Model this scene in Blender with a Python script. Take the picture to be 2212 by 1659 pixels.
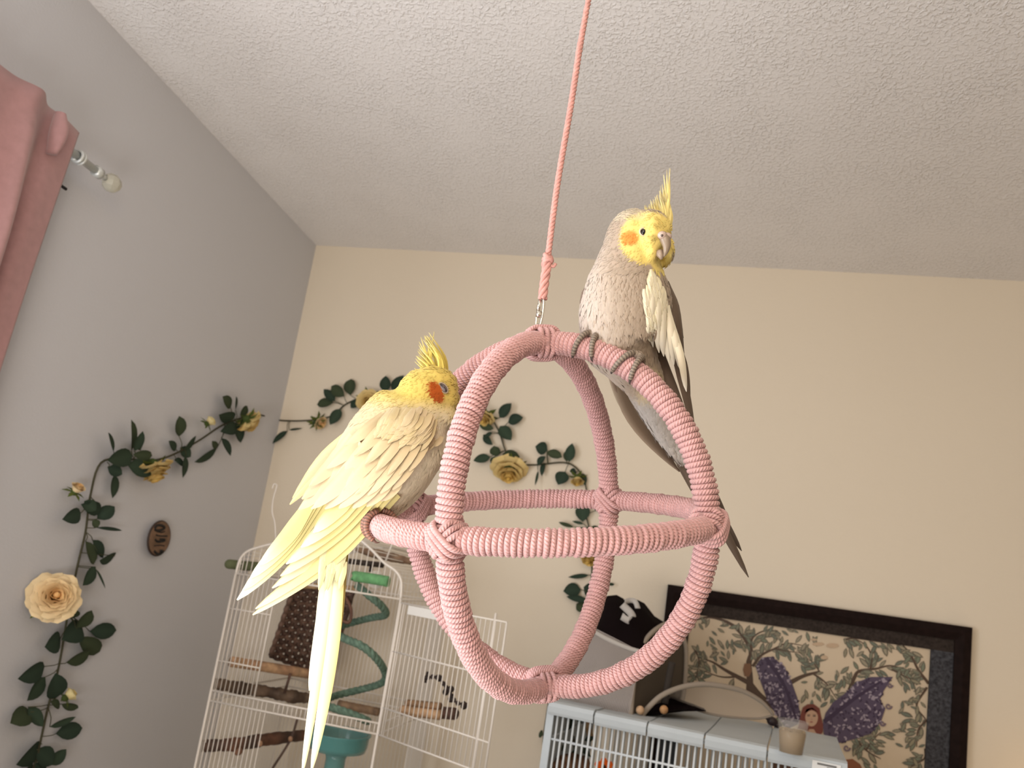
import bpy, bmesh, math, random
import numpy as np
from mathutils import Vector, Matrix
from mathutils.bvhtree import BVHTree
for o in list(bpy.data.objects): bpy.data.objects.remove(o)
SC = bpy.context.scene
COL = SC.collection
rng = random.Random(7)
# ------------------------------------------------------------------ camera
F = 1620.0; PPX = 1106.0; PPY = 829.5 + 171.19
CAMZ = 1.32
CR = np.array([0.970015828720638, 0.19283121228502825, 0.14793720154207435])
CU = np.array([-0.10926136662503264, -0.19772548760446662, 0.9741491596849048])
CF = np.array([-0.21709731871822865, 0.961103925244436, 0.17072785093561493])
CP = np.array([0.0, 0.0, CAMZ])
cam = bpy.data.cameras.new('camera'); camo = bpy.data.objects.new('camera', cam); COL.objects.link(camo)
m = Matrix.Identity(4)
for i in range(3):
    m[i][0] = CR[i]; m[i][1] = CU[i]; m[i][2] = -CF[i]; m[i][3] = CP[i]
camo.matrix_world = m
cam.sensor_width = 36.0; cam.lens = F / 2212 * 36.0; cam.shift_y = 171.19 / 2212
cam.clip_start = 0.02
cam.dof.use_dof = True; cam.dof.focus_distance = 0.68; cam.dof.aperture_fstop = 11.0
SC.camera = camo
# ------------------------------------------------------------------ light
SC.view_settings.view_transform = 'Standard'; SC.view_settings.look = 'None'
SC.view_settings.gamma = 1.0; SC.view_settings.use_curve_mapping = False
SC.view_settings.exposure = 0.0
W_ = bpy.data.worlds.new('world'); SC.world = W_; W_.use_nodes = True
W_.node_tree.nodes['Background'].inputs[0].default_value = (1.0, 0.87, 0.70, 1)
W_.node_tree.nodes['Background'].inputs[1].default_value = 0.80
def area(name, loc, target, sx, sy, power, col):
    l = bpy.data.lights.new(name, 'AREA'); l.shape = 'RECTANGLE'; l.size = sx; l.size_y = sy
    l.energy = power; l.color = col
    o = bpy.data.objects.new(name, l); COL.objects.link(o); o.location = loc
    o.rotation_euler = (Vector(target) - Vector(loc)).to_track_quat('-Z', 'Y').to_euler()
    return o
# daylight through the window in the left wall (just off the left of the frame)
area('window_daylight', (-1.40, 0.12, 1.42), (-0.2, 1.2, 2.2), 0.95, 1.15, 26, (0.90, 0.945, 1.0))
# ceiling fixture behind and above the camera
area('room_ceiling_lamp', (0.25, -0.55, 2.34), (-0.1, 1.0, 1.35), 0.55, 0.55, 6.0, (1.0, 0.78, 0.52))
# added fill light, unseen below the frame, to brighten the ceiling
area('ceiling_fill_uplight', (-0.5, 0.1, 0.9), (-0.5, 0.8, 2.44), 0.6, 0.6, 10, (1.0, 0.95, 0.90))
# small warm fill added just above the camera to brighten birds and front rope
area('front_fill', (-0.14, -0.06, 1.72), (-0.12, 0.72, 1.38), 0.2, 0.2, 2.3, (1.0, 0.86, 0.72))
def point(name, loc, power, col, r=0.06):
    l = bpy.data.lights.new(name, 'POINT'); l.energy = power; l.color = col; l.shadow_soft_size = r
    o = bpy.data.objects.new(name, l); COL.objects.link(o); o.location = loc
    return o
# small warm table lamp standing off the right edge of the frame
point('table_lamp_bulb', (1.06, 2.16, 0.97), 0.4, (1.0, 0.62, 0.28))
# ------------------------------------------------------------------ helpers
def ray(x, y): return CR * (x - PPX) / F - CU * (y - PPY) / F + CF
def P(x, y, d): return CP + ray(x, y) * d
def onY(x, y, Y): v = ray(x, y); return CP + v * (Y / v[1])
def onX(x, y, X): v = ray(x, y); return CP + v * (X / v[0])
def onZ(x, y, Z): v = ray(x, y); return CP + v * ((Z - CAMZ) / v[2])
def proj(p):
    q = np.asarray(p, float) - CP
    z = q @ CF
    return PPX + F * (q @ CR) / z, PPY - F * (q @ CU) / z, z
def nrm(v): v = np.asarray(v, float); return v / (np.linalg.norm(v) + 1e-12)
class Geo:
    def __init__(s): s.v = []; s.f = []; s.c = []; s.uv = []; s.mi = []
    def add(s, vs, fs, cols=None, uvs=None, mi=0):
        b = len(s.v); n = len(vs)
        s.v.extend([tuple(map(float, q)) for q in vs]); s.f.extend([tuple(i + b for i in f) for f in fs])
        if cols is None: cols = [(1, 1, 1)] * n
        elif isinstance(cols, tuple): cols = [cols] * n
        s.c.extend(cols); s.uv.extend(uvs if uvs is not None else [(0, 0)] * n); s.mi.extend([mi] * len(fs))
def root_of(o):
    while o.parent is not None: o = o.parent
    return o
def make(name, g, mats, parent=None, smooth=True):
    me = bpy.data.meshes.new(name)
    off = np.array(root_of(parent).location) if parent is not None else np.zeros(3)
    me.from_pydata([(x - off[0], y - off[1], z - off[2]) for x, y, z in g.v], [], g.f)
    if not isinstance(mats, (list, tuple)): mats = [mats]
    for q in mats: me.materials.append(q)
    if len(mats) > 1: me.polygons.foreach_set('material_index', g.mi)
    ca = me.color_attributes.new('Col', 'FLOAT_COLOR', 'POINT')
    ca.data.foreach_set('color', np.array([(c[0], c[1], c[2], 1.0) for c in g.c], dtype=np.float32).ravel())
    uv = me.uv_layers.new(name='UVMap')
    li = np.empty(len(me.loops), dtype=np.int32); me.loops.foreach_get('vertex_index', li)
    uv.data.foreach_set('uv', np.array(g.uv, dtype=np.float32)[li].ravel())
    if smooth: me.polygons.foreach_set('use_smooth', [True] * len(me.polygons))
    me.update()
    o = bpy.data.objects.new(name, me); COL.objects.link(o)
    if parent is not None: o.parent = parent
    return o
def thing(name, loc, label=None, cat=None, group=None):
    o = bpy.data.objects.new(name, None); COL.objects.link(o); o.location = [float(q) for q in loc]; o.empty_display_size = 0.05
    tag(o, label, cat, group); return o
def tag(o, label=None, cat=None, group=None, kind=None):
    if label: o['label'] = label
    if cat: o['category'] = cat
    if group: o['group'] = group
    if kind: o['kind'] = kind
    return o
def struct(o): o['kind'] = 'structure'; return o
def catmull(pts, n):
    pts = np.array(pts, float); m_ = len(pts)
    if m_ == 2: return pts[0] + (pts[1] - pts[0]) * np.linspace(0, 1, n)[:, None]
    ext = np.vstack([2 * pts[0] - pts[1], pts, 2 * pts[-1] - pts[-2]])
    out = []
    for u in np.linspace(0, m_ - 1, n):
        i = min(int(u), m_ - 2); t = u - i
        a, b, c, d = ext[i], ext[i + 1], ext[i + 2], ext[i + 3]
        out.append(0.5 * ((2 * b) + (c - a) * t + (2 * a - 5 * b + 4 * c - d) * t * t + (3 * b - a - 3 * c + d) * t ** 3))
    return np.array(out)
def tube(g, pts, r, seg=8, closed=False, caps=True, col=None, mi=0, uvk=1.0, flat=1.0, up=None):
    pts = np.asarray(pts, float); n = len(pts)
    rr = np.full(n, r, float) if np.isscalar(r) else np.asarray(r, float)
    if closed: T = np.roll(pts, -1, 0) - np.roll(pts, 1, 0)
    else: T = np.gradient(pts, axis=0)
    T /= np.linalg.norm(T, axis=1)[:, None] + 1e-12
    ref = np.array([0, 0, 1.0]) if up is None else np.asarray(up, float)
    if abs(T[0] @ ref) > 0.95: ref = np.array([1.0, 0, 0])
    N = np.zeros((n, 3)); N[0] = nrm(np.cross(np.cross(T[0], ref), T[0]))
    for i in range(1, n):
        v = N[i - 1] - T[i] * (N[i - 1] @ T[i]); N[i] = v / (np.linalg.norm(v) + 1e-12)
    B = np.cross(T, N)
    L = np.concatenate([[0], np.cumsum(np.linalg.norm(np.diff(pts, axis=0), axis=1))])
    a = np.linspace(0, 2 * np.pi, seg, endpoint=False)
    V = (pts[:, None, :] + rr[:, None, None] * (np.cos(a)[None, :, None] * N[:, None, :] + flat * np.sin(a)[None, :, None] * B[:, None, :])).reshape(-1, 3)
    uvs = [(L[i] * uvk, j / seg) for i in range(n) for j in range(seg)]
    fs = []
    for i in range(n if closed else n - 1):
        i2 = (i + 1) % n
        for j in range(seg):
            j2 = (j + 1) % seg
            fs.append((i * seg + j, i * seg + j2, i2 * seg + j2, i2 * seg + j))
    if caps and not closed:
        fs.append(tuple(range(seg - 1, -1, -1))); fs.append(tuple((n - 1) * seg + j for j in range(seg)))
    cols = col if (col is None or isinstance(col, tuple)) else [col[i] for i in range(n) for j in range(seg)]
    g.add(V, fs, cols, uvs, mi)
def box(g, lo, hi, col=None, mi=0):
    x0, y0, z0 = lo; x1, y1, z1 = hi
    v = [(x0, y0, z0), (x1, y0, z0), (x1, y1, z0), (x0, y1, z0), (x0, y0, z1), (x1, y0, z1), (x1, y1, z1), (x0, y1, z1)]
    g.add(v, [(0, 3, 2, 1), (4, 5, 6, 7), (0, 1, 5, 4), (1, 2, 6, 5), (2, 3, 7, 6), (3, 0, 4, 7)], col, None, mi)
def slab(g, quad, n, th, col=None, mi=0):
    """prism: polygon quad (list of 3D) extruded by th along -n"""
    q = [np.asarray(p, float) for p in quad]; k = len(q); n = nrm(n)
    v = q + [p - n * th for p in q]
    fs = [tuple(range(k)), tuple(range(2 * k - 1, k - 1, -1))] + [(i, i + k, (i + 1) % k + k, (i + 1) % k) for i in range(k)]
    g.add(v, fs, col, None, mi)
def ball(g, c, r, col=None, seg=14, rings=9, axes=None, mi=0):
    c = np.asarray(c, float); r = np.array([r] * 3 if np.isscalar(r) else r, float)
    A = np.eye(3) if axes is None else np.array(axes)
    v = []; fs = []
    for i in range(rings + 1):
        th = math.pi * i / rings
        for j in range(seg):
            ph = 2 * math.pi * j / seg
            q = np.array([math.sin(th) * math.cos(ph), math.sin(th) * math.sin(ph), math.cos(th)]) * r
            v.append(c + q @ A)
    for i in range(rings):
        for j in range(seg):
            fs.append((i * seg + j, (i + 1) * seg + j, (i + 1) * seg + (j + 1) % seg, i * seg + (j + 1) % seg))
    g.add(v, fs, col, None, mi)
# ------------------------------------------------------------------ materials
def mat(name, col=(0.8, 0.8, 0.8), rough=0.6, metal=0.0, vcol=False, bump=None, sss=0.0, noise=None, alpha=None, trans=0.0, spec=0.5, sheen=0.0, wave=None, emit=None):
    m = bpy.data.materials.new(name); m.use_nodes = True
    nt = m.node_tree; N = nt.nodes; L = nt.links; b = N['Principled BSDF']
    b.inputs['Roughness'].default_value = rough; b.inputs['Metallic'].default_value = metal
    b.inputs['Specular IOR Level'].default_value = spec
    if sheen: b.inputs['Sheen Weight'].default_value = sheen
    if trans: b.inputs['Transmission Weight'].default_value = trans
    if sss:
        b.inputs['Subsurface Weight'].default_value = sss; b.inputs['Subsurface Scale'].default_value = 0.01
    tc = N.new('ShaderNodeTexCoord')
    src = None
    if vcol:
        a = N.new('ShaderNodeAttribute'); a.attribute_name = 'Col'; src = a.outputs['Color']
    else:
        r = N.new('ShaderNodeRGB'); r.outputs[0].default_value = (*col, 1); src = r.outputs[0]
    if noise:   # (scale, amount)
        t = N.new('ShaderNodeTexNoise'); t.inputs['Scale'].default_value = noise[0]; t.inputs['Detail'].default_value = 4
        L.new(tc.outputs['Object'], t.inputs['Vector'])
        mr = N.new('ShaderNodeMapRange'); mr.inputs[1].default_value = 0.3; mr.inputs[2].default_value = 0.7
        mr.inputs[3].default_value = 1 - noise[1]; mr.inputs[4].default_value = 1 + noise[1]
        L.new(t.outputs['Fac'], mr.inputs[0])
        mx = N.new('ShaderNodeMix'); mx.data_type = 'RGBA'; mx.blend_type = 'MULTIPLY'; mx.inputs[0].default_value = 1
        L.new(src, mx.inputs[6]); L.new(mr.outputs[0], mx.inputs[7]); src = mx.outputs[2]
    L.new(src, b.inputs['Base Color'])
    h = None
    if bump:    # (scale, strength, distance)
        t = N.new('ShaderNodeTexNoise'); t.inputs['Scale'].default_value = bump[0]; t.inputs['Detail'].default_value = 3
        L.new(tc.outputs['Object'], t.inputs['Vector'])
        bp = N.new('ShaderNodeBump'); bp.inputs['Strength'].default_value = bump[1]; bp.inputs['Distance'].default_value = bump[2]
        L.new(t.outputs['Fac'], bp.inputs['Height']); L.new(bp.outputs[0], b.inputs['Normal']); h = bp
    if wave:    # (u scale, v scale, strength, distance) diagonal strands / barbs in UV space
        mp = N.new('ShaderNodeSeparateXYZ'); L.new(tc.outputs['UV'], mp.inputs[0])
        m1 = N.new('ShaderNodeMath'); m1.operation = 'MULTIPLY'; m1.inputs[1].default_value = wave[0]; L.new(mp.outputs[0], m1.inputs[0])
        m2 = N.new('ShaderNodeMath'); m2.operation = 'MULTIPLY_ADD'; m2.inputs[1].default_value = wave[1]; L.new(mp.outputs[1], m2.inputs[0]); L.new(m1.outputs[0], m2.inputs[2])
        sn = N.new('ShaderNodeMath'); sn.operation = 'SINE'; L.new(m2.outputs[0], sn.inputs[0])
        bp = N.new('ShaderNodeBump'); bp.inputs['Strength'].default_value = wave[2]; bp.inputs['Distance'].default_value = wave[3]
        L.new(sn.outputs[0], bp.inputs['Height'])
        if h: L.new(h.outputs[0], bp.inputs['Normal'])
        L.new(bp.outputs[0], b.inputs['Normal'])
    if alpha is not None: b.inputs['Alpha'].default_value = alpha
    if emit: b.inputs['Emission Color'].default_value = (*emit[0], 1); b.inputs['Emission Strength'].default_value = emit[1]
    return m
def mesh_fabric(name, col, scale, thr):
    """woven net: real holes between threads (procedural grid mask in object space)"""
    m = mat(name, col, 0.85)
    nt = m.node_tree; N = nt.nodes; L = nt.links; b = N['Principled BSDF']
    tc = N.new('ShaderNodeTexCoord'); sp = N.new('ShaderNodeSeparateXYZ'); L.new(tc.outputs['UV'], sp.inputs[0])
    outs = []
    for k in (0, 1):
        a = N.new('ShaderNodeMath'); a.operation = 'MULTIPLY'; a.inputs[1].default_value = scale; L.new(sp.outputs[k], a.inputs[0])
        f = N.new('ShaderNodeMath'); f.operation = 'FRACT'; L.new(a.outputs[0], f.inputs[0])
        g_ = N.new('ShaderNodeMath'); g_.operation = 'LESS_THAN'; g_.inputs[1].default_value = thr; L.new(f.outputs[0], g_.inputs[0]); outs.append(g_)
    mx = N.new('ShaderNodeMath'); mx.operation = 'MAXIMUM'; L.new(outs[0].outputs[0], mx.inputs[0]); L.new(outs[1].outputs[0], mx.inputs[1])
    L.new(mx.outputs[0], b.inputs['Alpha'])
    return m
def wall_mat(name, col, scale, strength, dist, pop=False):
    m = mat(name, col, 0.9, spec=0.2)
    nt = m.node_tree; N = nt.nodes; L = nt.links; b = N['Principled BSDF']
    tc = N.new('ShaderNodeTexCoord')
    t = N.new('ShaderNodeTexNoise'); t.inputs['Scale'].default_value = scale; t.inputs['Detail'].default_value = 2; t.inputs['Roughness'].default_value = 0.55
    L.new(tc.outputs['Object'], t.inputs['Vector']); h = t.outputs['Fac']
    if pop:
        t.inputs['Distortion'].default_value = 0.6
        rp = N.new('ShaderNodeValToRGB'); rp.color_ramp.elements[0].position = 0.47; rp.color_ramp.elements[1].position = 0.66
        L.new(h, rp.inputs[0]); h = rp.outputs[0]
        t2 = N.new('ShaderNodeTexNoise'); t2.inputs['Scale'].default_value = 7; L.new(tc.outputs['Object'], t2.inputs['Vector'])
        mu = N.new('ShaderNodeMath'); mu.operation = 'MULTIPLY'; L.new(h, mu.inputs[0]); L.new(t2.outputs['Fac'], mu.inputs[1]); h = mu.outputs[0]
    bp = N.new('ShaderNodeBump'); bp.inputs['Strength'].default_value = strength; bp.inputs['Distance'].default_value = dist
    L.new(h, bp.inputs['Height']); L.new(bp.outputs[0], b.inputs['Normal'])
    return m
M_wall = wall_mat('wall_paint_warm_lit', (0.78, 0.69, 0.56), 160, 0.25, 0.002)  # same paint as the left wall, with the warm brighter light in its colour
M_wall_l = wall_mat('wall_paint_cool_lit', (0.61, 0.615, 0.65), 160, 0.25, 0.002)  # same paint again, cooler and darker to stand for the dimmer bluish light
M_ceil = wall_mat('popcorn_ceiling', (0.86, 0.835, 0.82), 125, 0.7, 0.0042, True)
M_floor = mat('floor_carpet', (0.42, 0.36, 0.30), 0.95, bump=(300, 0.5, 0.003))
M_rope = mat('pink_cotton_rope', (0.615, 0.355, 0.350), 0.85, bump=(1400, 0.5, 0.0006), sheen=0.25, wave=(2600, 6.2832 * 3, 0.55, 0.0008), noise=(160, 0.10), spec=0.2)
M_cord = mat('pink_hanging_cord', (0.57, 0.295, 0.265), 0.85, bump=(1400, 0.5, 0.0006), noise=(200, 0.15), spec=0.2)
M_steel = mat('polished_steel', (0.72, 0.68, 0.60), 0.22, 1.0)
M_feather = mat('feather', vcol=True, rough=0.7, spec=0.15, sss=0.06, bump=(900, 0.10, 0.0006), wave=(0.0, 190, 0.10, 0.0003), sheen=0.1)
M_body = mat('body_plumage', vcol=True, rough=0.8, spec=0.1, sss=0.06, bump=(420, 0.25, 0.001), sheen=0.15)
M_eye = mat('glossy_eye', (0.006, 0.004, 0.004), 0.06, spec=0.8)
M_skin = mat('scaly_foot_skin', vcol=True, rough=0.55, bump=(700, 0.5, 0.0006))
M_beak = mat('beak_horn', vcol=True, rough=0.35)
M_vc = mat('painted_surface', vcol=True, rough=0.7)
M_vcs = mat('satin_surface', vcol=True, rough=0.4)
M_leaf = mat('silk_leaf', vcol=True, rough=0.8, spec=0.1, bump=(250, 0.2, 0.0008))
M_petal = mat('silk_petal', vcol=True, rough=0.8, spec=0.1, sss=0.08)
M_wire = mat('white_coated_wire', (0.78, 0.72, 0.65), 0.4)
M_curtain = mat('pink_linen', (0.42, 0.235, 0.235), 0.9, bump=(700, 0.45, 0.001), sheen=0.3, noise=(60, 0.06))
M_rod = mat('pale_metal_rod', (0.62, 0.64, 0.62), 0.3, 0.3)
M_wood = mat('perch_wood', vcol=True, rough=0.7, noise=(45, 0.35), bump=(60, 0.5, 0.002))
M_print = mat('art_print', vcol=True, rough=0.55)
M_frame = mat('dark_frame', (0.013, 0.007, 0.006), 0.75, spec=0.1, noise=(60, 0.25), bump=(90, 0.2, 0.001))
M_mount = mat('charcoal_mount', (0.055, 0.055, 0.062), 0.9, spec=0.1, noise=(150, 0.5), bump=(300, 0.4, 0.001))
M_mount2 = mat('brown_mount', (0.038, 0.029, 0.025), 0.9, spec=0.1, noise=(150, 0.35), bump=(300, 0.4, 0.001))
M_bluep = mat('pale_blue_plastic', (0.50, 0.55, 0.58), 0.45, noise=(12, 0.05))
M_bluew = mat('pale_blue_wire', (0.62, 0.66, 0.68), 0.4)
M_teal = mat('teal_plastic', (0.12, 0.34, 0.33), 0.2, alpha=0.68, spec=0.5)
M_greenrope = mat('green_rope', (0.145, 0.225, 0.17), 0.9, spec=0.15, bump=(500, 0.6, 0.002), noise=(90, 0.3))
M_glass = mat('clear_plastic', (0.80, 0.78, 0.72), 0.1, alpha=0.10, spec=0.6)
M_dark = mat('black_cloth', (0.007, 0.004, 0.0045), 0.9, spec=0.05, bump=(400, 0.3, 0.001))
M_net = mesh_fabric('white_netting', (0.38, 0.335, 0.31), 330, 0.38)
M_sheer = mesh_fabric('sheer_netting', (0.45, 0.38, 0.32), 330, 0.24)
M_bind = mat('tan_binding', (0.30, 0.25, 0.20), 0.9, bump=(500, 0.4, 0.001))
M_strap = mat('grey_strap', (0.42, 0.39, 0.36), 0.8, bump=(500, 0.4, 0.001))
M_taupe = mat('taupe_cloth', (0.085, 0.068, 0.052), 0.9, spec=0.1, bump=(400, 0.4, 0.001))
# ------------------------------------------------------------------ room shell
XL = -1.3557; YB = 2.3039; ZC = 2.4409
def wallbox(name, lo, hi, m_):
    g = Geo(); box(g, lo, hi); return struct(make(name, g, m_, smooth=False))
wallbox('floor', (XL - 0.1, -1.9, -0.1), (3.7, YB + 0.1, 0), M_floor)
wallbox('ceiling', (XL - 0.1, -1.9, ZC), (3.7, YB + 0.1, ZC + 0.1), M_ceil)
wallbox('wall_back', (XL - 0.1, YB, 0), (3.7, YB + 0.1, ZC), M_wall)
wallbox('wall_right', (3.6, -1.9, 0), (3.7, YB, ZC), M_wall)
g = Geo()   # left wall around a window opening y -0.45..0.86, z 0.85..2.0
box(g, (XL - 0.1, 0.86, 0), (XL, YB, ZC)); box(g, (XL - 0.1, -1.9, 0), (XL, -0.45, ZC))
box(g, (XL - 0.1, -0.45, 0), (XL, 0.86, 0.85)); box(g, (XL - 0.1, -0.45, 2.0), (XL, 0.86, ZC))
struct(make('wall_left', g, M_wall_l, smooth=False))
g = Geo()
for lo, hi in (((-0.45, 0.85), (-0.40, 2.0)), ((0.81, 0.85), (0.86, 2.0)), ((-0.40, 0.85), (0.81, 0.90)), ((-0.40, 1.95), (0.81, 2.0))):
    box(g, (XL - 0.07, lo[0], lo[1]), (XL - 0.02, hi[0], hi[1]))
wf = struct(make('window_1', g, mat('window_white', (0.8, 0.8, 0.78), 0.5), smooth=False))
# ------------------------------------------------------------------ orb swing
def rodr(w):
    th = np.linalg.norm(w); k = w / th; K = np.array([[0, -k[2], k[1]], [k[2], 0, -k[0]], [-k[1], k[0], 0]])
    return np.eye(3) + math.sin(th) * K + (1 - math.cos(th)) * K @ K
SW_C = np.array([-0.12238516, 0.71584585, 0.07897545]) + CP
SW_a = np.array([-0.29713131, -0.91454721, -0.2744383]); SW_b = np.array([0.94903687, -0.31449601, 0.02052511]); SW_t = np.array([-0.10508093, -0.25435342, 0.96138563])
R1 = 0.16; R2 = 0.16645594742583453; TR = 0.0091; RR = 0.0025
SW_T = SW_C + SW_t * R2
def hoop_pt(u, v, ru, rv, a): return SW_C + u * ru * math.cos(a) + v * rv * math.sin(a)
def wrapped_hoop(name, u, v, ru, rv, parent, turns=214, spt=18):
    n = turns * spt
    a = np.linspace(0, 2 * np.pi, n, endpoint=False)
    c = SW_C + np.cos(a)[:, None] * u * ru + np.sin(a)[:, None] * v * rv
    rad = np.cos(a)[:, None] * u * rv + np.sin(a)[:, None] * v * ru
    rad /= np.linalg.norm(rad, axis=1)[:, None]
    ax = nrm(np.cross(u, v))
    ph = a * turns
    wob = 1 + 0.03 * np.sin(a * 37 + 1.3) + 0.02 * np.sin(a * 91)
    pts = c + (TR * wob * np.cos(ph))[:, None] * rad + (TR * wob * np.sin(ph))[:, None] * ax
    g = Geo()
    rr = RR * (1 + 0.07 * np.sin(ph * 0.37) + 0.05 * np.sin(ph * 1.7 + a * 13))
    tube(g, pts, rr, seg=7, closed=True)
    cn = 120; a2 = np.linspace(0, 2 * np.pi, cn, endpoint=False)
    tube(g, SW_C + np.cos(a2)[:, None] * u * ru + np.sin(a2)[:, None] * v * rv, TR - 0.0004, seg=10, closed=True)
    return make(name, g, M_rope, parent)
swing = thing('bird_swing', SW_C, 'pink rope-wrapped orb swing of three hoops hanging from a pink cord', 'bird swing')
o = wrapped_hoop('level_hoop', SW_a, SW_b, R1, R1, swing)
wrapped_hoop('upright_hoop', SW_a, SW_t, R1, R2, swing)
wrapped_hoop('upright_hoop', SW_b, SW_t, R1, R2, swing)
def lashing(J, d1, d2, n, extra=0.0):
    g = Geo(); d1 = nrm(d1); d2 = nrm(d2); n = nrm(n)
    for s, (p, q) in enumerate(((d1 + d2, d1 - d2), (d1 - d2, d1 + d2))):
        p = nrm(p); q = nrm(q)
        for k in (-1, 0, 1):
            a = np.linspace(0, 2 * np.pi, 44, endpoint=False)
            aa = 0.0158 + extra; bb = 0.0128 + 0.0022 * s + extra
            sg = lambda z: np.sign(z) * np.abs(z) ** 0.6
            pts = J + q * (k * 0.0046) + (sg(np.cos(a)) * aa)[:, None] * p + (sg(np.sin(a)) * bb)[:, None] * n + (np.cos(a) * k * 0.0012)[:, None] * q
            tube(g, pts, RR * 1.02, seg=8, closed=True)
    # a few turns round each arm next to the crossing
    return make('lashing', g, M_rope, swing)
for u, v, sgn in ((SW_a, SW_b, 1), (SW_a, SW_b, -1), (SW_b, SW_a, 1), (SW_b, SW_a, -1)):
    lashing(SW_C + u * sgn * R1, v, SW_t, u * sgn)
lashing(SW_C + SW_t * R2, SW_a, SW_b, SW_t); lashing(SW_C - SW_t * R2, SW_a, SW_b, SW_t)
# hardware: eye on the crossing, snap link, cord
upv = nrm(P(1171, 650, 0.7185) - P(1165, 735, 0.7185))
def ring_pts(c, e1, e2, r1, r2, n=28):
    a = np.linspace(0, 2 * np.pi, n, endpoint=False)
    return np.asarray(c) + np.cos(a)[:, None] * nrm(e1) * r1 + np.sin(a)[:, None] * nrm(e2) * r2
g = Geo()
pe = P(1162, 716, 0.7185)
tube(g, ring_pts(pe, CR * 0.8 + CF * 0.6, upv, 0.0042, 0.0066), 0.0013, seg=8, closed=True)
tube(g, ring_pts(P(1165, 716, 0.7185), CF, upv, 0.004, 0.005), 0.0012, seg=8, closed=True)
make('steel_eye', g, M_steel, swing)
g = Geo()
lo_, hi_ = P(1162, 708, 0.7185), P(1171.5, 643, 0.7185)
c_ = (lo_ + hi_) / 2; up2 = nrm(hi_ - lo_); hl = np.linalg.norm(hi_ - lo_) / 2
a = np.linspace(0, 2 * np.pi, 48, endpoint=False)
pts = c_ + (np.sign(np.cos(a)) * np.abs(np.cos(a)) ** 0.7 * 0.0026)[:, None] * CR + (np.sin(a) * hl)[:, None] * up2
tube(g, pts, 0.0012, seg=8, closed=True)
q = P(1163.5, 679, 0.7185)
tube(g, [q - up2 * 0.003, q + up2 * 0.003], 0.0024, seg=10)
tube(g, [q - CR * 0.001 + up2 * 0.003, q - CR * 0.0005 + up2 * 0.014], 0.0018, seg=10)
make('snap_link', g, M_steel, swing)
def braided(g, path, rad, sr, pitch, strands=3):
    path = np.asarray(path); n = len(path)
    T = np.gradient(path, axis=0); T /= np.linalg.norm(T, axis=1)[:, None]
    L = np.concatenate([[0], np.cumsum(np.linalg.norm(np.diff(path, axis=0), axis=1))])
    N = nrm(np.cross(T[0], CF)); 
    for s in range(strands):
        pts = []
        for i in range(n):
            e1 = nrm(np.cross(T[i], CF)); e2 = np.cross(T[i], e1)
            ph = 2 * math.pi * (L[i] / pitch + s / strands)
            pts.append(path[i] + rad * (math.cos(ph) * e1 + 0.8 * math.sin(ph) * e2))
        tube(g, pts, sr, seg=7)
g = Geo()
k0 = P(1183, 560, 0.7185)
ctl = [k0, P(1204, 400, 0.7185), P(1233, 230, 0.7185), P(1253, 100, 0.7185), P(1271, 0, 0.7185)]
tp = ctl[-1]; tdir = nrm(ctl[-1] - ctl[-2]); kz = (ZC - 0.03 - tp[2]) / tdir[2]; ctl.append(tp + tdir * kz)
braided(g, catmull(ctl, 420), 0.00155, 0.00165, 0.0125)
braided(g, catmull([P(1172, 646, 0.7185), P(1176, 610, 0.7185), P(1180, 585, 0.7185), k0], 70), 0.0026, 0.0021, 0.03, 4)
for k in range(3):   # the knot
    tube(g, ring_pts(k0 + upv * (k - 1) * 0.003, CR + CF * 0.3 * (k - 1) + upv * 0.35 * (1 - k), CF + upv * 0.5 * (k - 1), 0.0042 - 0.0006 * k, 0.0042), 0.0023, seg=8, closed=True)
tube(g, catmull([k0 - upv * 0.005 + CR * 0.002, k0 - upv * 0.007 + CR * 0.006, k0 - upv * 0.004 + CR * 0.008], 8), 0.0017, seg=6)
make('hanging_cord', g, M_cord, swing)
hook = ctl[-1]
g = Geo()
tube(g, [(hook[0], hook[1], ZC), (hook[0], hook[1], ZC - 0.004)], 0.016, seg=16)
tube(g, np.array([(hook[0], hook[1], ZC - 0.002), (hook[0], hook[1], ZC - 0.018)]), 0.0025, seg=8)
tube(g, ring_pts((hook[0], hook[1], ZC - 0.027), CR, np.array([0, 0, 1.0]), 0.01, 0.01), 0.002, seg=8, closed=True)
make('ceiling_hook', g, M_steel, swing)
# ------------------------------------------------------------------ birds
def px2m(d): return d / F
def loft(st, seg=28, n=60):
    """st rows: px, py, depth, half width in px (across the axis, image plane), half thickness m. closed solid."""
    S = catmull(st, n)
    T = np.gradient(S[:, :2], axis=0); T /= np.linalg.norm(T, axis=1)[:, None]
    g = Geo(); V = []; fs = []
    a = np.linspace(0, 2 * np.pi, seg, endpoint=False)
    for i in range(n):
        c = P(S[i, 0], S[i, 1], S[i, 2]); e = nrm(CR * T[i, 1] + CU * T[i, 0])  # perpendicular in the image plane
        w = max(S[i, 3], 0.3) * S[i, 2] / F; h = max(S[i, 4], 0.0005)
        for t in a: V.append(c + e * w * math.cos(t) + CF * h * math.sin(t))
    for i in range(n - 1):
        for j in range(seg):
            j2 = (j + 1) % seg
            fs.append((i * seg + j, i * seg + j2, (i + 1) * seg + j2, (i + 1) * seg + j))
    fs.append(tuple(range(seg - 1, -1, -1))); fs.append(tuple((n - 1) * seg + j for j in range(seg)))
    g.add(V, fs); return g
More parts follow.
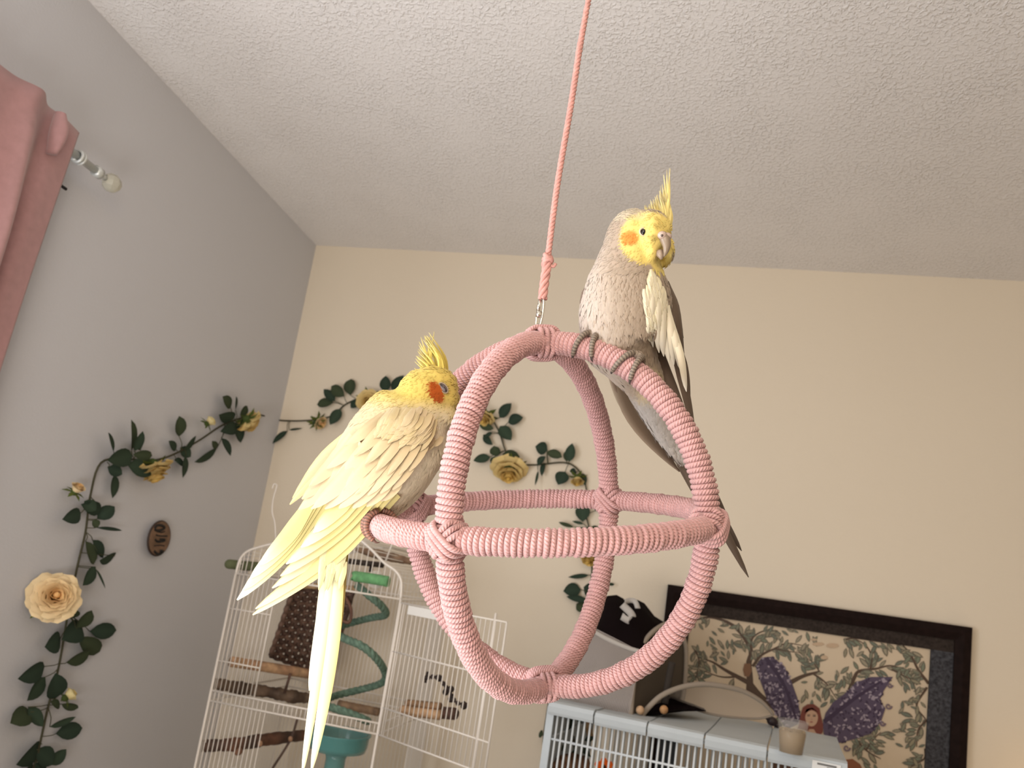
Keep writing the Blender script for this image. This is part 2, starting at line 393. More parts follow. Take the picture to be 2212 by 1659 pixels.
def fuse(geos, voxel, smooth=8):
    g = Geo()
    for q in geos: g.add(q.v, q.f)
    me = bpy.data.meshes.new('tmp'); me.from_pydata(g.v, [], g.f); me.update()
    bm = bmesh.new(); bm.from_mesh(me); bmesh.ops.recalc_face_normals(bm, faces=bm.faces); bm.to_mesh(me); bm.free()
    o = bpy.data.objects.new('tmp', me); COL.objects.link(o)
    r = o.modifiers.new('r', 'REMESH'); r.mode = 'VOXEL'; r.voxel_size = voxel
    s = o.modifiers.new('s', 'SMOOTH'); s.iterations = smooth; s.factor = 0.5
    dg = bpy.context.evaluated_depsgraph_get(); ev = o.evaluated_get(dg); m2 = bpy.data.meshes.new_from_object(ev)
    V = np.empty(len(m2.vertices) * 3); m2.vertices.foreach_get('co', V); V = V.reshape(-1, 3)
    Nn = np.empty(len(m2.vertices) * 3); m2.vertices.foreach_get('normal', Nn); Nn = Nn.reshape(-1, 3)
    fs = [tuple(p.vertices) for p in m2.polygons]
    bpy.data.objects.remove(o); bpy.data.meshes.remove(me); bpy.data.meshes.remove(m2)
    return V, Nn, fs
def lerp(a, b, t): return tuple(a[i] + (b[i] - a[i]) * t for i in range(3))
def sstep(a, b, x):
    t = min(1, max(0, (x - a) / (b - a))); return t * t * (3 - 2 * t)
def feather(g, pts, w, n, shape=2.0, col=(1, 1, 1), tipc=None, edge=None, camber=0.25, nl=10, root=0.6, jit=0.05, asym=0.0, flipedge=1):
    """pts: 2-4 points along the shaft; w half width (m); n outward normal"""
    C = catmull(pts, nl); T = np.gradient(C, axis=0)
    j = 1 + rng.uniform(-jit, jit)
    V = []; cs = []; uv = []
    ss = (-1, -0.5, 0, 0.5, 1)
    for i in range(nl):
        t = i / (nl - 1)
        side = nrm(np.cross(T[i], n)); nn = nrm(np.cross(side, T[i]))
        ww = w * (root + (1 - root) * min(1, t * 2.5)) * max(0.02, (1 - t ** shape)) ** 0.6
        for s in ss:
            k = s * (1 - asym * (s > 0) * 0.5)
            V.append(C[i] + side * k * ww - nn * camber * ww * s * s + nn * (0.0006 if s == 0 else 0))
            c = col if tipc is None else lerp(col, tipc, sstep(0.55, 1.0, t))
            if edge is not None:
                c = lerp(c, edge, max(0, s * flipedge) ** 2 * 0.85)
            c = tuple(x * j * (0.93 if s == 0 else 1) for x in c)
            cs.append(c); uv.append((s, t + 0.35 * abs(s)))
    fs = []
    for i in range(nl - 1):
        for q in range(4):
            fs.append((i * 5 + q, i * 5 + q + 1, (i + 1) * 5 + q + 1, (i + 1) * 5 + q))
    g.add(V, fs, cs, uv)
class Skin:
    def __init__(s, V, Nn, fs):
        s.V = V; s.N = Nn; s.bvh = BVHTree.FromPolygons([Vector(v) for v in V], fs)
    def depth(s, x, y):
        d = nrm(ray(x, y)); h = s.bvh.ray_cast(Vector(CP), Vector(d), 3.0)
        if h[0] is None: return None
        return float((np.array(h[0]) - CP) @ CF)
    def pt(s, x, y, lift, fb):
        d = s.depth(x, y); f = fb(x, y)
        d = f if d is None else min(d, f + 0.03)
        return P(x, y, d - lift)
def plumage(g, V, Nn, fs, count, flow, colf, lenf, lift=0.25, wid=0.22, skip=None):
    A = np.array([np.linalg.norm(np.cross(V[f[1]] - V[f[0]], V[f[2]] - V[f[0]])) for f in fs]); cdf = np.cumsum(A); cdf /= cdf[-1]
    for k in range(count):
        f = fs[int(np.searchsorted(cdf, rng.random()))]
        w = [rng.random() for _ in f]; sw = sum(w)
        p = sum(V[i] * (x / sw) for i, x in zip(f, w)); n = nrm(sum(Nn[i] for i in f))
        x, y, z = proj(p)
        if skip is not None and skip(x, y, z, n): continue
        d = flow(x, y, z, p); d = d - n * (d @ n)
        if np.linalg.norm(d) < 1e-6: continue
        d = nrm(d + 0.16 * np.array([rng.gauss(0, 1) for _ in range(3)])); d = nrm(d - n * (d @ n))
        Ln = lenf(x, y) * rng.uniform(0.7, 1.25); ww = Ln * wid * rng.uniform(0.7, 1.2)
        side = np.cross(d, n); lf = lift * rng.uniform(0.3, 1.2)
        c = colf(x, y, z); j = rng.uniform(0.93, 1.06); c = tuple(q * j for q in c)
        m1 = p + d * Ln * 0.5 + n * (0.0005 + Ln * lf * 0.16); m2 = p + d * Ln + n * (Ln * lf * 0.10)
        b = p - n * 0.0006
        vs = [b - side * ww * 0.5, b + side * ww * 0.5, m1 - side * ww - n * ww * 0.3, m1 + n * 0.0002, m1 + side * ww - n * ww * 0.3, m2]
        g.add(vs, [(0, 1, 4, 3), (0, 3, 2), (2, 3, 5), (3, 4, 5)], c)
def crest(g, roots, tips, bow, w, col, tipc):
    for (a, b, k) in zip(roots, tips, bow):
        m_ = [a[i] + (b[i] - a[i]) * 0.5 for i in range(3)]
        m_ = [m_[0] + k[0], m_[1] + k[1], m_[2]]
        feather(g, [P(*a), P(*m_), P(*b)], w * rng.uniform(0.7, 1.2), -CF + 0.4 * CR * rng.uniform(-1, 1), 1.2, col, tipc, nl=9, root=0.9, camber=0.3)
def toe(g, tw, pts, r0, r1, skin, claw):
    pts = catmull(pts, 26); n = len(pts)
    rr = np.array([r0 + (r1 - r0) * (i / (n - 1)) for i in range(n)]) * (1 + 0.10 * np.cos(np.arange(n) * np.pi))
    tube(g, pts, rr, seg=10, col=[lerp(skin, (0.03, 0.025, 0.02), 0.75 * (i % 2)) for i in range(n)])
    d = nrm(pts[-1] - pts[-2]); 
    cl = catmull([pts[-1] - d * 0.001, pts[-1] + d * 0.003, pts[-1] + d * 0.0055 + tw * 0.002], 7)
    tube(g, cl, np.linspace(r1 * 0.75, 0.0003, 7), seg=7, col=claw)
def foot_on_hoop(center, tangent, outward, up, dirs, skin, claw, leg_top):
    """toes curl round a wrapped tube; dirs: list of (offset along tangent, start angle, end angle)"""
    g = Geo(); t = nrm(tangent); e1 = nrm(up - t * (up @ t)); e2 = np.cross(t, e1)
    if e2 @ outward < 0: e2 = -e2
    for off, spread, a0, a1 in dirs:
        pts = []
        for k in range(9):
            s = k / 8; a = a0 + (a1 - a0) * s
            rad = TR + RR + 0.0026 - 0.0006 * s
            pts.append(center + t * (off * 0.25 + spread * s) + rad * (math.cos(a) * e1 + math.sin(a) * e2))
        tw = -(math.cos(a1) * e1 + math.sin(a1) * e2)
        toe(g, tw, pts, 0.0030, 0.0021, skin, claw)
    base = center + e1 * (TR + RR + 0.003)
    tube(g, catmull([base, base + (leg_top - base) * 0.5 + outward * 0.002, leg_top], 10), np.linspace(0.0042, 0.006, 10), seg=10, col=skin)
    return g

# ---------------- yellow (lutino) cockatiel
DY = 0.695
YT = [(922, 846, DY, 20, .010)]
yb = loft([(921, 800, DY, 6, .003), (919, 808, DY, 30, .014), (918, 825, DY, 50, .021), (917, 848, DY, 60, .025), (912, 868, DY, 68, .028), (903, 886, DY, 77, .032),
           (884, 912, DY, 96, .037), (858, 955, DY, 105, .041), (826, 1003, DY, 106, .042), (800, 1046, DY, 95, .038), (774, 1090, DY + .003, 72, .030), (752, 1132, DY + .006, 50, .022), (738, 1168, DY + .01, 30, .015), (730, 1195, DY + .012, 18, .008), (727, 1208, DY + .012, 6, .003)])
yh = loft([(900, 850, DY, 30, .018), (925, 850, DY, 48, .023), (950, 856, DY, 44, .020), (968, 866, DY, 32, .015), (980, 876, DY, 18, .009), (985, 881, DY, 5, .003)])
yfore = loft([(905, 822, DY, 20, .010), (930, 822, DY, 34, .017), (955, 832, DY, 34, .016), (972, 846, DY, 24, .011), (978, 855, DY, 8, .004)])
ychin = loft([(900, 880, DY, 30, .02), (935, 892, DY, 42, .024), (962, 905, DY, 32, .018), (974, 920, DY, 14, .008)])
V, Nn, fs = fuse([yb, yh, yfore, ychin], 0.0021, 7)
Y_CREAM = (0.576, 0.462, 0.289); Y_YEL = (0.621, 0.480, 0.126); Y_PALE = (0.591, 0.502, 0.296); Y_ORANGE = (0.385, 0.081, 0.011); Y_BREAST = (0.80, 0.71, 0.53)
def ycol(x, y, z):
    k = sstep(905, 850, y - 0.15 * (x - 900))
    back = sstep(0, 60, (x - 800) + 0.6 * (y - 1000))
    c = lerp(lerp(Y_CREAM, Y_BREAST, back), Y_YEL, k)
    c = lerp(c, (0.665, 0.591, 0.266), sstep(1100, 1170, y + 0.3 * (760 - x)))
    em = ((x - 957) / 15) ** 2 + ((y - 838) / 15) ** 2
    c = lerp(c, (0.458, 0.370, 0.163), 0.55 * sstep(1.3, 0.3, em))
    ck = ((x - 943) / 17) ** 2 + ((y - 847 - 0.6 * (x - 943)) / 21.0) ** 2
    c = lerp(c, Y_ORANGE, sstep(1.35, 0.75, ck))
    return c
lut = thing('cockatiel', P(815, 1130, 0.70), 'pale yellow cockatiel with orange cheeks dozing on the left of the swing', 'bird')
g = Geo(); g.add(V, fs, [ycol(*proj(p)) for p in V])
make('body', g, M_body, lut)
YS = Skin(V, Nn, fs)
def yflow(x, y, z, p):
    if y < 905:   # head: away from the beak, over crown and cheek
        return nrm(P(840, 935, DY) - P(975, 862, DY)) + 0.5 * nrm(p - P(975, 862, DY))
    return nrm(P(735, 1180, DY) - P(905, 885, DY))
g = Geo()
plumage(g, V, Nn, fs, 6500, yflow, ycol, lambda x, y: 0.0036 if abs(x - 945) < 34 and abs(y - 850) < 40 else 0.006 if y < 885 else (0.009 if y < 930 else 0.013), 0.22, 0.2,
        skip=lambda x, y, z, n: y > 1165 or (((x - 957) / 11) ** 2 + ((y - 838) / 11) ** 2 < 1 and z < DY) or (y > 905 and (x - 865) + (y - 960) * 0.55 < 0 and n @ CF < 0.2))
tag(make('fine_plumage', g, M_body, lut), kind='stuff')
yfb = lambda x, y: DY + 0.004 - 0.0
# near wing
def wing_feathers(parent, name, rows, skin, fb, nrmv):
    for (b, t, w, lift, kw) in rows:
        g = Geo()
        md = ((b[0] + t[0]) / 2, (b[1] + t[1]) / 2)
        bw = kw.pop('bow', (0, 0)); mid = (md[0] + bw[0], md[1] + bw[1])
        l0, l1 = (lift if isinstance(lift, tuple) else (lift, lift))
        pts = [skin.pt(*b, l0, fb), skin.pt(*mid, (l0 + l1) / 2 + kw.pop('ml', 0), fb), skin.pt(*t, l1, fb)]
        feather(g, pts, w * DY / F, nrmv, **kw)
        make(name, g, M_feather, parent)
ynr = -CF + 0.25 * nrm(-CR + CU)
def ywing_fb(x, y):  # depth of the folded wing plane beyond the body
    s = ((x - 826) * -0.595 + (y - 1003) * 0.803)  # along the axis
    return DY - 0.030 + 0.00012 * max(0, s)
# wing mantle (lesser coverts and shoulder)
g = Geo()
yshoulder = lambda x, y: ywing_fb(x, y)
for i in range(150):
    u, v = rng.random(), rng.random()
    x = 752 + 190 * u + 60 * (v - 0.5) ; y = 1000 - 130 * u + 70 * v
    if x > 955 or (x - 800) * 0.55 + (y - 875) * 0.8 < -15: continue
    if YS.depth(x, y) is None: continue
    L = rng.uniform(26, 40); q = (x - 0.60 * L, y + 0.80 * L)
    if YS.depth(*q) is None: continue
    feather(g, [YS.pt(x, y, 0.0008, yfb), YS.pt((x + q[0]) / 2, (y + q[1]) / 2, 0.0052, yfb), YS.pt(*q, 0.0052, yfb)], rng.uniform(8, 11) * DY / F, ynr, 2.6, Y_CREAM, camber=0.15, nl=6, jit=0.04)
ywing = make('wing', g, M_feather, lut)
PRIM = (0.606, 0.517, 0.222); PRIM_T = (0.635, 0.591, 0.429)
rows = []
for i, (b, t, w) in enumerate([((858, 1066), (546, 1328), 17), ((848, 1060), (552, 1315), 17), ((838, 1055), (588, 1270), 18), ((826, 1052), (606, 1244), 19), ((812, 1050), (618, 1218), 20), ((796, 1048), (650, 1182), 20), ((780, 1046), (676, 1150), 20)]):
    rows.append((b, t, w, (0.002 + 0.0009 * i, 0.004 + 0.0011 * i), dict(shape=3.2, col=PRIM, tipc=PRIM_T, edge=(0.547, 0.414, 0.148), flipedge=1, bow=(10 - 2 * i, 14 - 2 * i), camber=0.12, nl=14)))
wing_feathers(ywing, 'primary_feather', rows, YS, ywing_fb, ynr)
rows = []
for i, (b, t, w) in enumerate([((865, 1010), (822, 1082), 17), ((850, 1000), (792, 1094), 18), ((838, 990), (762, 1098), 19), ((824, 982), (732, 1098), 20), ((810, 975), (702, 1099), 20), ((795, 968), (672, 1099), 20), ((782, 960), (645, 1101), 21), ((770, 950), (652, 1078), 20), ((760, 940), (668, 1050), 19)]):
    rows.append((b, t, w, (0.006 + 0.0006 * i, 0.0115 + 0.0007 * i), dict(shape=3.0, col=Y_CREAM, tipc=(0.584, 0.480, 0.326), edge=(0.539, 0.414, 0.237), flipedge=1, bow=(5, 5), camber=0.15, nl=11)))
wing_feathers(ywing, 'secondary_feather', rows, YS, ywing_fb, ynr)
rows = []
for i, (b, t, w) in enumerate([((905, 955), (848, 1058), 16), ((893, 945), (822, 1066), 17), ((880, 936), (795, 1070), 18), ((866, 928), (768, 1068), 18), ((850, 922), (742, 1058), 18), ((833, 916), (718, 1040), 18), ((815, 912), (705, 1012), 17)]):
    rows.append((b, t, w, (-0.001, 0.0135), dict(ml=0.0045, shape=2.8, col=(0.569, 0.455, 0.281), tipc=(0.591, 0.488, 0.326), edge=(0.532, 0.414, 0.244), bow=(3, 3), camber=0.18, nl=9)))
for i, (b, t, w) in enumerate([((928, 925), (884, 1018), 14), ((915, 912), (862, 1026), 15), ((902, 903), (838, 1026), 15), ((888, 896), (812, 1018), 16), ((872, 892), (788, 1004), 16), ((855, 890), (765, 985), 16), ((838, 888), (745, 962), 15)]):
    rows.append((b, t, w, (-0.001, 0.0145), dict(ml=0.005, shape=2.6, col=(0.576, 0.462, 0.281), tipc=(0.584, 0.480, 0.311), edge=(0.539, 0.425, 0.252), bow=(2, 2), camber=0.2, nl=8)))
for i, (b, t, w) in enumerate([((938, 905), (908, 975), 12), ((926, 892), (884, 975), 13), ((912, 884), (860, 970), 13), ((897, 878), (838, 958), 13), ((880, 874), (815, 945), 13)]):
    rows.append((b, t, w, (-0.001, 0.0130), dict(ml=0.005, shape=2.4, col=(0.576, 0.466, 0.266), tipc=(0.584, 0.480, 0.296), edge=(0.547, 0.429, 0.237), bow=(2, 2), camber=0.2, nl=8)))
wing_feathers(ywing, 'covert_feather', rows, YS, ywing_fb, ynr)
# small shoulder feathers smoothing the roots of the covert rows
g = Geo()
for i in range(70):
    u = rng.random(); v = rng.random()
    x = 838 + 104 * u - 16 * v; y = 880 + 20 * u + 34 * v - 10 * math.sin(math.pi * u)
    if YS.depth(x, y) is None: continue
    L = rng.uniform(40, 58); q = (x - 0.52 * L, y + 0.84 * L)
    feather(g, [YS.pt(x, y, 0.002, yfb), YS.pt((x + q[0]) / 2, (y + q[1]) / 2, 0.0105, yfb), YS.pt(*q, 0.0122 + .0008 * v, yfb)], rng.uniform(10, 15) * DY / F, ynr, 3.0, lerp(Y_CREAM, Y_YEL, 0.2 * rng.random()), camber=0.12, nl=8, jit=0.02)
make('covert_feather', g, M_feather, ywing)['kind'] = 'stuff'
# far wing
g = Geo()
for i, (b, t) in enumerate([((765, 925), (640, 1064)), ((775, 918), (632, 1076)), ((785, 930), (626, 1090))]):
    feather(g, [P(*b, DY + .012), P((b[0] + t[0]) / 2 - 6, (b[1] + t[1]) / 2 - 4, DY + .008), P(*t, DY + .006 - .002 * i)], 15 * DY / F, ynr, 3, Y_CREAM, (0.591, 0.502, 0.281), edge=(0.591, 0.488, 0.222), nl=10)
fw_ = make('wing', g, M_feather, lut)
for i, (b, t) in enumerate([((700, 1085), (512, 1296)), ((690, 1082), (524, 1276)), ((682, 1078), (540, 1250)), ((676, 1076), (560, 1222))]):
    g = Geo()
    feather(g, [P(*b, DY + .012 - .001 * i), P((b[0] + t[0]) / 2 + 4, (b[1] + t[1]) / 2 + 6, DY + .012 - .001 * i), P(*t, DY + .014 - .001 * i)], 20 * DY / F, ynr, 3.2, (0.576, 0.502, 0.222), (0.591, 0.591, 0.473), nl=12, camber=0.12)
    make('primary_feather', g, M_feather, fw_)
# tail
g = Geo()
for i in range(26):
    x = 700 + 50 * rng.random(); y = 1170 + 50 * rng.random()
    feather(g, [P(x, y, DY - .004), P(x - 6, y + 30, DY - .006), P(x - 12, y + 62, DY - .004)], 9 * DY / F, -CF - 0.2 * CR, 2.6, (0.606, 0.547, 0.311), nl=6)
ytail = make('tail', g, M_feather, lut)
for (b, m_, t, w, c, dz) in [((738, 1180), (714, 1420), (672, 1668), 16, (0.680, 0.635, 0.385), .000), ((725, 1185), (690, 1420), (652, 1675), 13, (0.680, 0.650, 0.458), .003), ((746, 1176), (722, 1370), (690, 1520), 14, (0.665, 0.547, 0.222), .006),
                            ((712, 1190), (690, 1360), (668, 1492), 14, (0.687, 0.665, 0.488), .008), ((742, 1175), (728, 1330), (708, 1440), 13, (0.665, 0.532, 0.192), .010), ((704, 1195), (692, 1330), (680, 1420), 12, (0.680, 0.650, 0.444), .012)]:
    g = Geo()
    feather(g, [P(*b, DY + .004 + dz), P(*m_, DY - .002 + dz), P(*t, DY - .004 + dz)], w * DY / F, -CF - 0.25 * CR, 4.0, c, (0.702, 0.687, 0.554), edge=(0.635, 0.488, 0.163), flipedge=-1, nl=18, camber=0.2)
    make('tail_feather', g, M_feather, ytail)
# crest
g = Geo()
roots = []; tips = []; bows = []
for i in range(34):
    u = rng.random()
    rx = 903 + 62 * u + rng.uniform(-3, 3); ry = 806 - 8 * math.sin(math.pi * u) + 8 * u
    tx = 896 + 14 * u + rng.uniform(-4, 6) + (24 * max(0, u - 0.4)); ty = 790 - 66 * min(1, u * 1.3) + rng.uniform(-6, 14)
    roots.append((rx, ry, DY - 0.012 + 0.024 * rng.random())); tips.append((tx, ty, DY + rng.uniform(-.006, .006))); bows.append((8 + 6 * u, 4))
for t in ((938, 716), (930, 722), (909, 728), (916, 726), (921, 734), (905, 738)):
    roots.append((935 + rng.uniform(-12, 20), 806, DY + rng.uniform(-.008, .008))); tips.append((*t, DY)); bows.append((-4 if t[0] > 925 else 6, 6))
crest(g, roots, tips, bows, 0.0016, (0.665, 0.532, 0.126), (0.650, 0.561, 0.252))
make('crest', g, M_feather, lut)
# eye (almost shut), lids, beak, foot
ea1 = nrm(CR * 0.62 - CU * 0.78); ea2 = nrm(CR * 0.78 + CU * 0.62)
g = Geo(); ep = YS.pt(958, 838, 0.0006, yfb)
ball(g, ep + CF * 0.0008, (0.0050, 0.0027, 0.0022), (0.16, 0.12, 0.12), axes=[ea1, ea2, CF])
tube(g, ring_pts(ep - CF * 0.0002, ea1, ea2, 0.0054, 0.0031, 22), 0.0006, seg=6, closed=True, col=(0.30, 0.235, 0.16))
e_ = make('eye', g, M_skin, lut)
g = Geo(); tube(g, catmull([ep - CF * 0.0012 - ea1 * 0.004, ep - CF * 0.0019 + ea2 * 0.0006, ep - CF * 0.0012 + ea1 * 0.004], 8), 0.0007, seg=6)
make('eye_slit', g, M_eye, e_)
g = Geo()
tube(g, catmull([P(972, 866, DY), P(985, 876, DY), P(991, 890, DY), P(984, 902, DY)], 12), np.linspace(0.0062, 0.0012, 12), seg=10, col=(0.14, 0.10, 0.08))
make('beak', g, M_beak, lut)
def level_pt(deg): a = math.radians(deg); return SW_C + R1 * (math.cos(a) * SW_a + math.sin(a) * SW_b), nrm(-math.sin(a) * SW_a + math.cos(a) * SW_b), nrm(math.cos(a) * SW_a + math.sin(a) * SW_b)
SK = (0.36, 0.17, 0.12); CL = (0.16, 0.09, 0.07)
for deg, lt in ((322, (838, 1092)), (302, (850, 1092))):
    c_, t_, o_ = level_pt(deg)
    g = foot_on_hoop(c_, t_, o_, SW_t, [(.010, .008, .2, 2.5), (-.010, -.008, .2, 2.5), (.006, .006, -.2, -2.3), (-.006, -.006, -.2, -2.3)], SK, CL, P(*lt, DY + 0.002))
    make('foot', g, M_skin, lut)
# ---------------- grey pied cockatiel
DG = 0.712
gb = loft([(1392, 462, .698, 10, .006), (1384, 474, .699, 36, .016), (1370, 502, .701, 54, .024), (1362, 540, .703, 60, .027), (1357, 572, .706, 70, .032), (1354, 612, .709, 86, .038), (1353, 655, .711, 96, .041),
           (1348, 700, .712, 95, .041), (1346, 738, .713, 85, .037), (1362, 778, .718, 62, .029), (1386, 818, .726, 46, .022), (1407, 862, .736, 38, .017), (1430, 912, .746, 31, .013), (1452, 955, .753, 21, .009), (1470, 990, .757, 7, .003)])
gh = loft([(1352, 502, .700, 18, .012), (1375, 508, .697, 44, .021), (1398, 514, .693, 52, .024), (1416, 520, .690, 42, .019), (1430, 526, .688, 26, .012), (1437, 530, .687, 8, .004)])
gf = loft([(1372, 484, .698, 20, .012), (1396, 482, .694, 27, .016), (1420, 488, .689, 27, .014), (1436, 500, .685, 18, .009), (1442, 510, .684, 6, .004)])
gc = loft([(1375, 545, .698, 26, .016), (1398, 550, .691, 30, .018), (1412, 553, .688, 24, .013), (1420, 556, .687, 10, .005)])
gchR = loft([(1415, 520, .702, 20, .012), (1434, 534, .702, 20, .016), (1440, 556, .704, 14, .014), (1434, 576, .706, 6, .005)])
V, Nn, fs = fuse([gb, gh, gf, gc, gchR], 0.0020, 6)
G_BREAST = (0.37, 0.29, 0.225); G_PALE = (0.50, 0.42, 0.36); G_YEL = (0.76, 0.60, 0.19); G_CHK = (0.68, 0.27, 0.06); G_DK = (0.12, 0.085, 0.062)
def gcol(x, y, z):
    n1 = math.sin(x * .31 + 2 * math.sin(y * .07)) * math.sin(y * .13 + x * .05)
    c = lerp(G_BREAST, G_PALE, sstep(1350, 1268, x - 0.12 * (y - 650)))
    c = lerp(c, (0.40, 0.31, 0.24), 0.7 * sstep(0.5, 0.95, n1) * sstep(600, 680, y))
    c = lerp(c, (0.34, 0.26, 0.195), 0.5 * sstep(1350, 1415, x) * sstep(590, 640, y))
    c = lerp(c, (0.66, 0.52, 0.30), sstep(770, 815, y) * sstep(1360, 1390, x) * 0.8)
    c = lerp(c, (0.44, 0.40, 0.37), sstep(838, 872, y))
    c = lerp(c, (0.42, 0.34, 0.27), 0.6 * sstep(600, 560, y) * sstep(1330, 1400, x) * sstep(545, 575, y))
    # face mask
    fm = ((x - 1402) / 64) ** 2 + ((y - 514) / 57) ** 2
    k = sstep(1.12, 0.82, fm)
    k = max(k, sstep(1.2, 0.8, ((x - 1428) / 24) ** 2 + ((y - 558) / 30) ** 2))
    k *= sstep(1328, 1352, x + 0.25 * (y - 500))
    c = lerp(c, G_YEL, k)
    c = lerp(c, (0.70, 0.62, 0.45), 0.5 * sstep(482, 465, y) * sstep(1410, 1380, x))
    if z < 0.70:
        ck = ((x - 1361) / 19) ** 2 + ((y - 514) / 15.5) ** 2
        c = lerp(c, G_CHK, sstep(1.4, 0.6, ck))
        lo = ((x - 1413) / 16) ** 2 + ((y - 513) / 6) ** 2
        c = lerp(c, (0.45, 0.34, 0.10), 0.75 * sstep(1.3, 0.4, lo))
    return c
gry = thing('cockatiel', P(1320, 790, 0.69), 'grey and white cockatiel with yellow face perched upright near the top of the swing', 'bird')
g = Geo(); g.add(V, fs, [gcol(*proj(p)) for p in V])
make('body', g, M_body, gry)
GS = Skin(V, Nn, fs)
def gflow(x, y, z, p):
    if y < 585: return nrm(P(1300, 640, .70) - P(1440, 515, .68)) * 0.8 + 0.8 * nrm(p - P(1436, 518, .672))
    return nrm(P(1362, 800, .715) - P(1354, 600, .709)) + (0.6 * nrm(P(1470, 990, .757) - P(1370, 790, .715)) if y > 770 else 0)
g = Geo()
plumage(g, V, Nn, fs, 7500, gflow, gcol, lambda x, y: 0.0036 if (abs(x - 1375) < 45 and abs(y - 515) < 40) else 0.005 if y < 575 else (0.009 if y < 640 else 0.0125), 0.26, 0.17,
        skip=lambda x, y, z, n: (((x - 1390) / 11) ** 2 + ((y - 501) / 11) ** 2 < 1 and z < .71) or (((x - 1433) / 13) ** 2 + ((y - 526) / 26) ** 2 < 1 and z < .69))
tag(make('fine_plumage', g, M_body, gry), kind='stuff')
gfb = lambda x, y: 0.705 + 0.00011 * max(0, y - 600)
gn = -CF + 0.55 * CR
DKE = (0.50, 0.42, 0.32)
# right wing (image right): dark flight feathers behind, white coverts in front
g = Geo()
for (b, m_, t, w) in [((1432, 598), (1452, 650), (1470, 742), 17), ((1440, 606), (1462, 670), (1478, 790), 14), ((1436, 600), (1458, 660), (1476, 730), 13), ((1428, 600), (1446, 650), (1462, 735), 14)]:
    feather(g, [P(*b, .708), P(*m_, .700), P(*t, .712)], w * .71 / F, gn, 3, (0.125, 0.09, 0.066), (0.085, 0.06, 0.045), camber=0.3, nl=10)
for i in range(40):
    u = rng.random(); x = 1430 + 28 * u + rng.uniform(-4, 4); y = 606 + 110 * u
    feather(g, [P(x, y, .702), P(x + 5, y + 13, .6975), P(x + 9, y + 28, .700)], 6 * .71 / F, gn, 2.4, (0.14, 0.10, 0.075), (0.18, 0.13, 0.095), camber=0.3, nl=6)
gw = make('wing', g, M_feather, gry)
for (b, m_, t, w, e) in [((1420, 740), (1462, 860), (1512, 985), 15, None), ((1415, 745), (1450, 860), (1500, 990), 14, None), ((1410, 750), (1438, 850), (1486, 965), 12, DKE), ((1408, 755), (1430, 845), (1470, 930), 10, (0.7, 0.6, 0.42)),
                          ((1450, 730), (1478, 830), (1500, 930), 14, None), ((1455, 720), (1480, 800), (1490, 880), 13, None), ((1405, 752), (1422, 820), (1450, 885), 8, (0.72, 0.62, 0.42))]:
    g = Geo()
    feather(g, [P(*b, .716), P(*m_, .728), P(*t, .750)], w * .72 / F, gn, 3.4, G_DK, (0.13, 0.095, 0.07), edge=e, flipedge=-1, nl=13, camber=0.15)
    make('primary_feather', g, M_feather, gw)
WH = (0.78, 0.71, 0.56); WT = (0.80, 0.76, 0.68)
def GP(x, y, d, lift):
    q = GS.depth(x, y); return P(x, y, d if q is None else min(d, q - lift))
for i, (b, m_, t, w) in enumerate([((1452, 700), (1472, 770), (1483, 846), 9), ((1446, 680), (1462, 740), (1470, 799), 9), ((1440, 660), (1452, 720), (1456, 788), 10), ((1434, 640), (1442, 700), (1446, 782), 10), ((1428, 625), (1431, 690), (1434, 770), 11), ((1420, 612), (1420, 680), (1424, 762), 11), ((1412, 602), (1408, 668), (1411, 750), 11)]):
    g = Geo()
    feather(g, [GP(*b, .694, .001), GP(*m_, .687 + .0004 * i, .0045), GP(*t, .694 + .0006 * (6 - i), .004)], w * .70 / F, -CF + 0.25 * CR, 4.5, WH, WT, camber=0.35, nl=12, root=0.9)
    make('white_covert_feather', g, M_feather, gw)['label'] = 'white wing covert feather'
g = Geo()
PL = ([584, 620, 690, 736, 770], [1404, 1387, 1391, 1400, 1416]); PR = ([584, 606, 659, 686, 736, 790], [1410, 1430, 1440, 1452, 1463, 1475])
for i in range(170):
    y = 582 + 135 * rng.random() ** 0.9; l_ = np.interp(y, *PL); r_ = np.interp(y, *PR); v = rng.random()
    x = l_ + 3 + (r_ - l_ - 4) * v; L = rng.uniform(20, 34); x2 = x + 3 + 5 * v
    feather(g, [GP(x, y, .6975 + .003 * v, .001), GP((x + x2) / 2, y + L * .5, .6915 + .003 * v, .0035), GP(x2, y + L, .6925 + .003 * v, .004)], rng.uniform(5, 8) * .7 / F, -CF + 0.35 * CR, 2.6, lerp(WH, (0.78, 0.68, 0.42), rng.random() * .5), nl=7, camber=0.2)
o = make('wing_patch', g, M_feather, gw); o['label'] = 'cream white patch of small wing coverts'
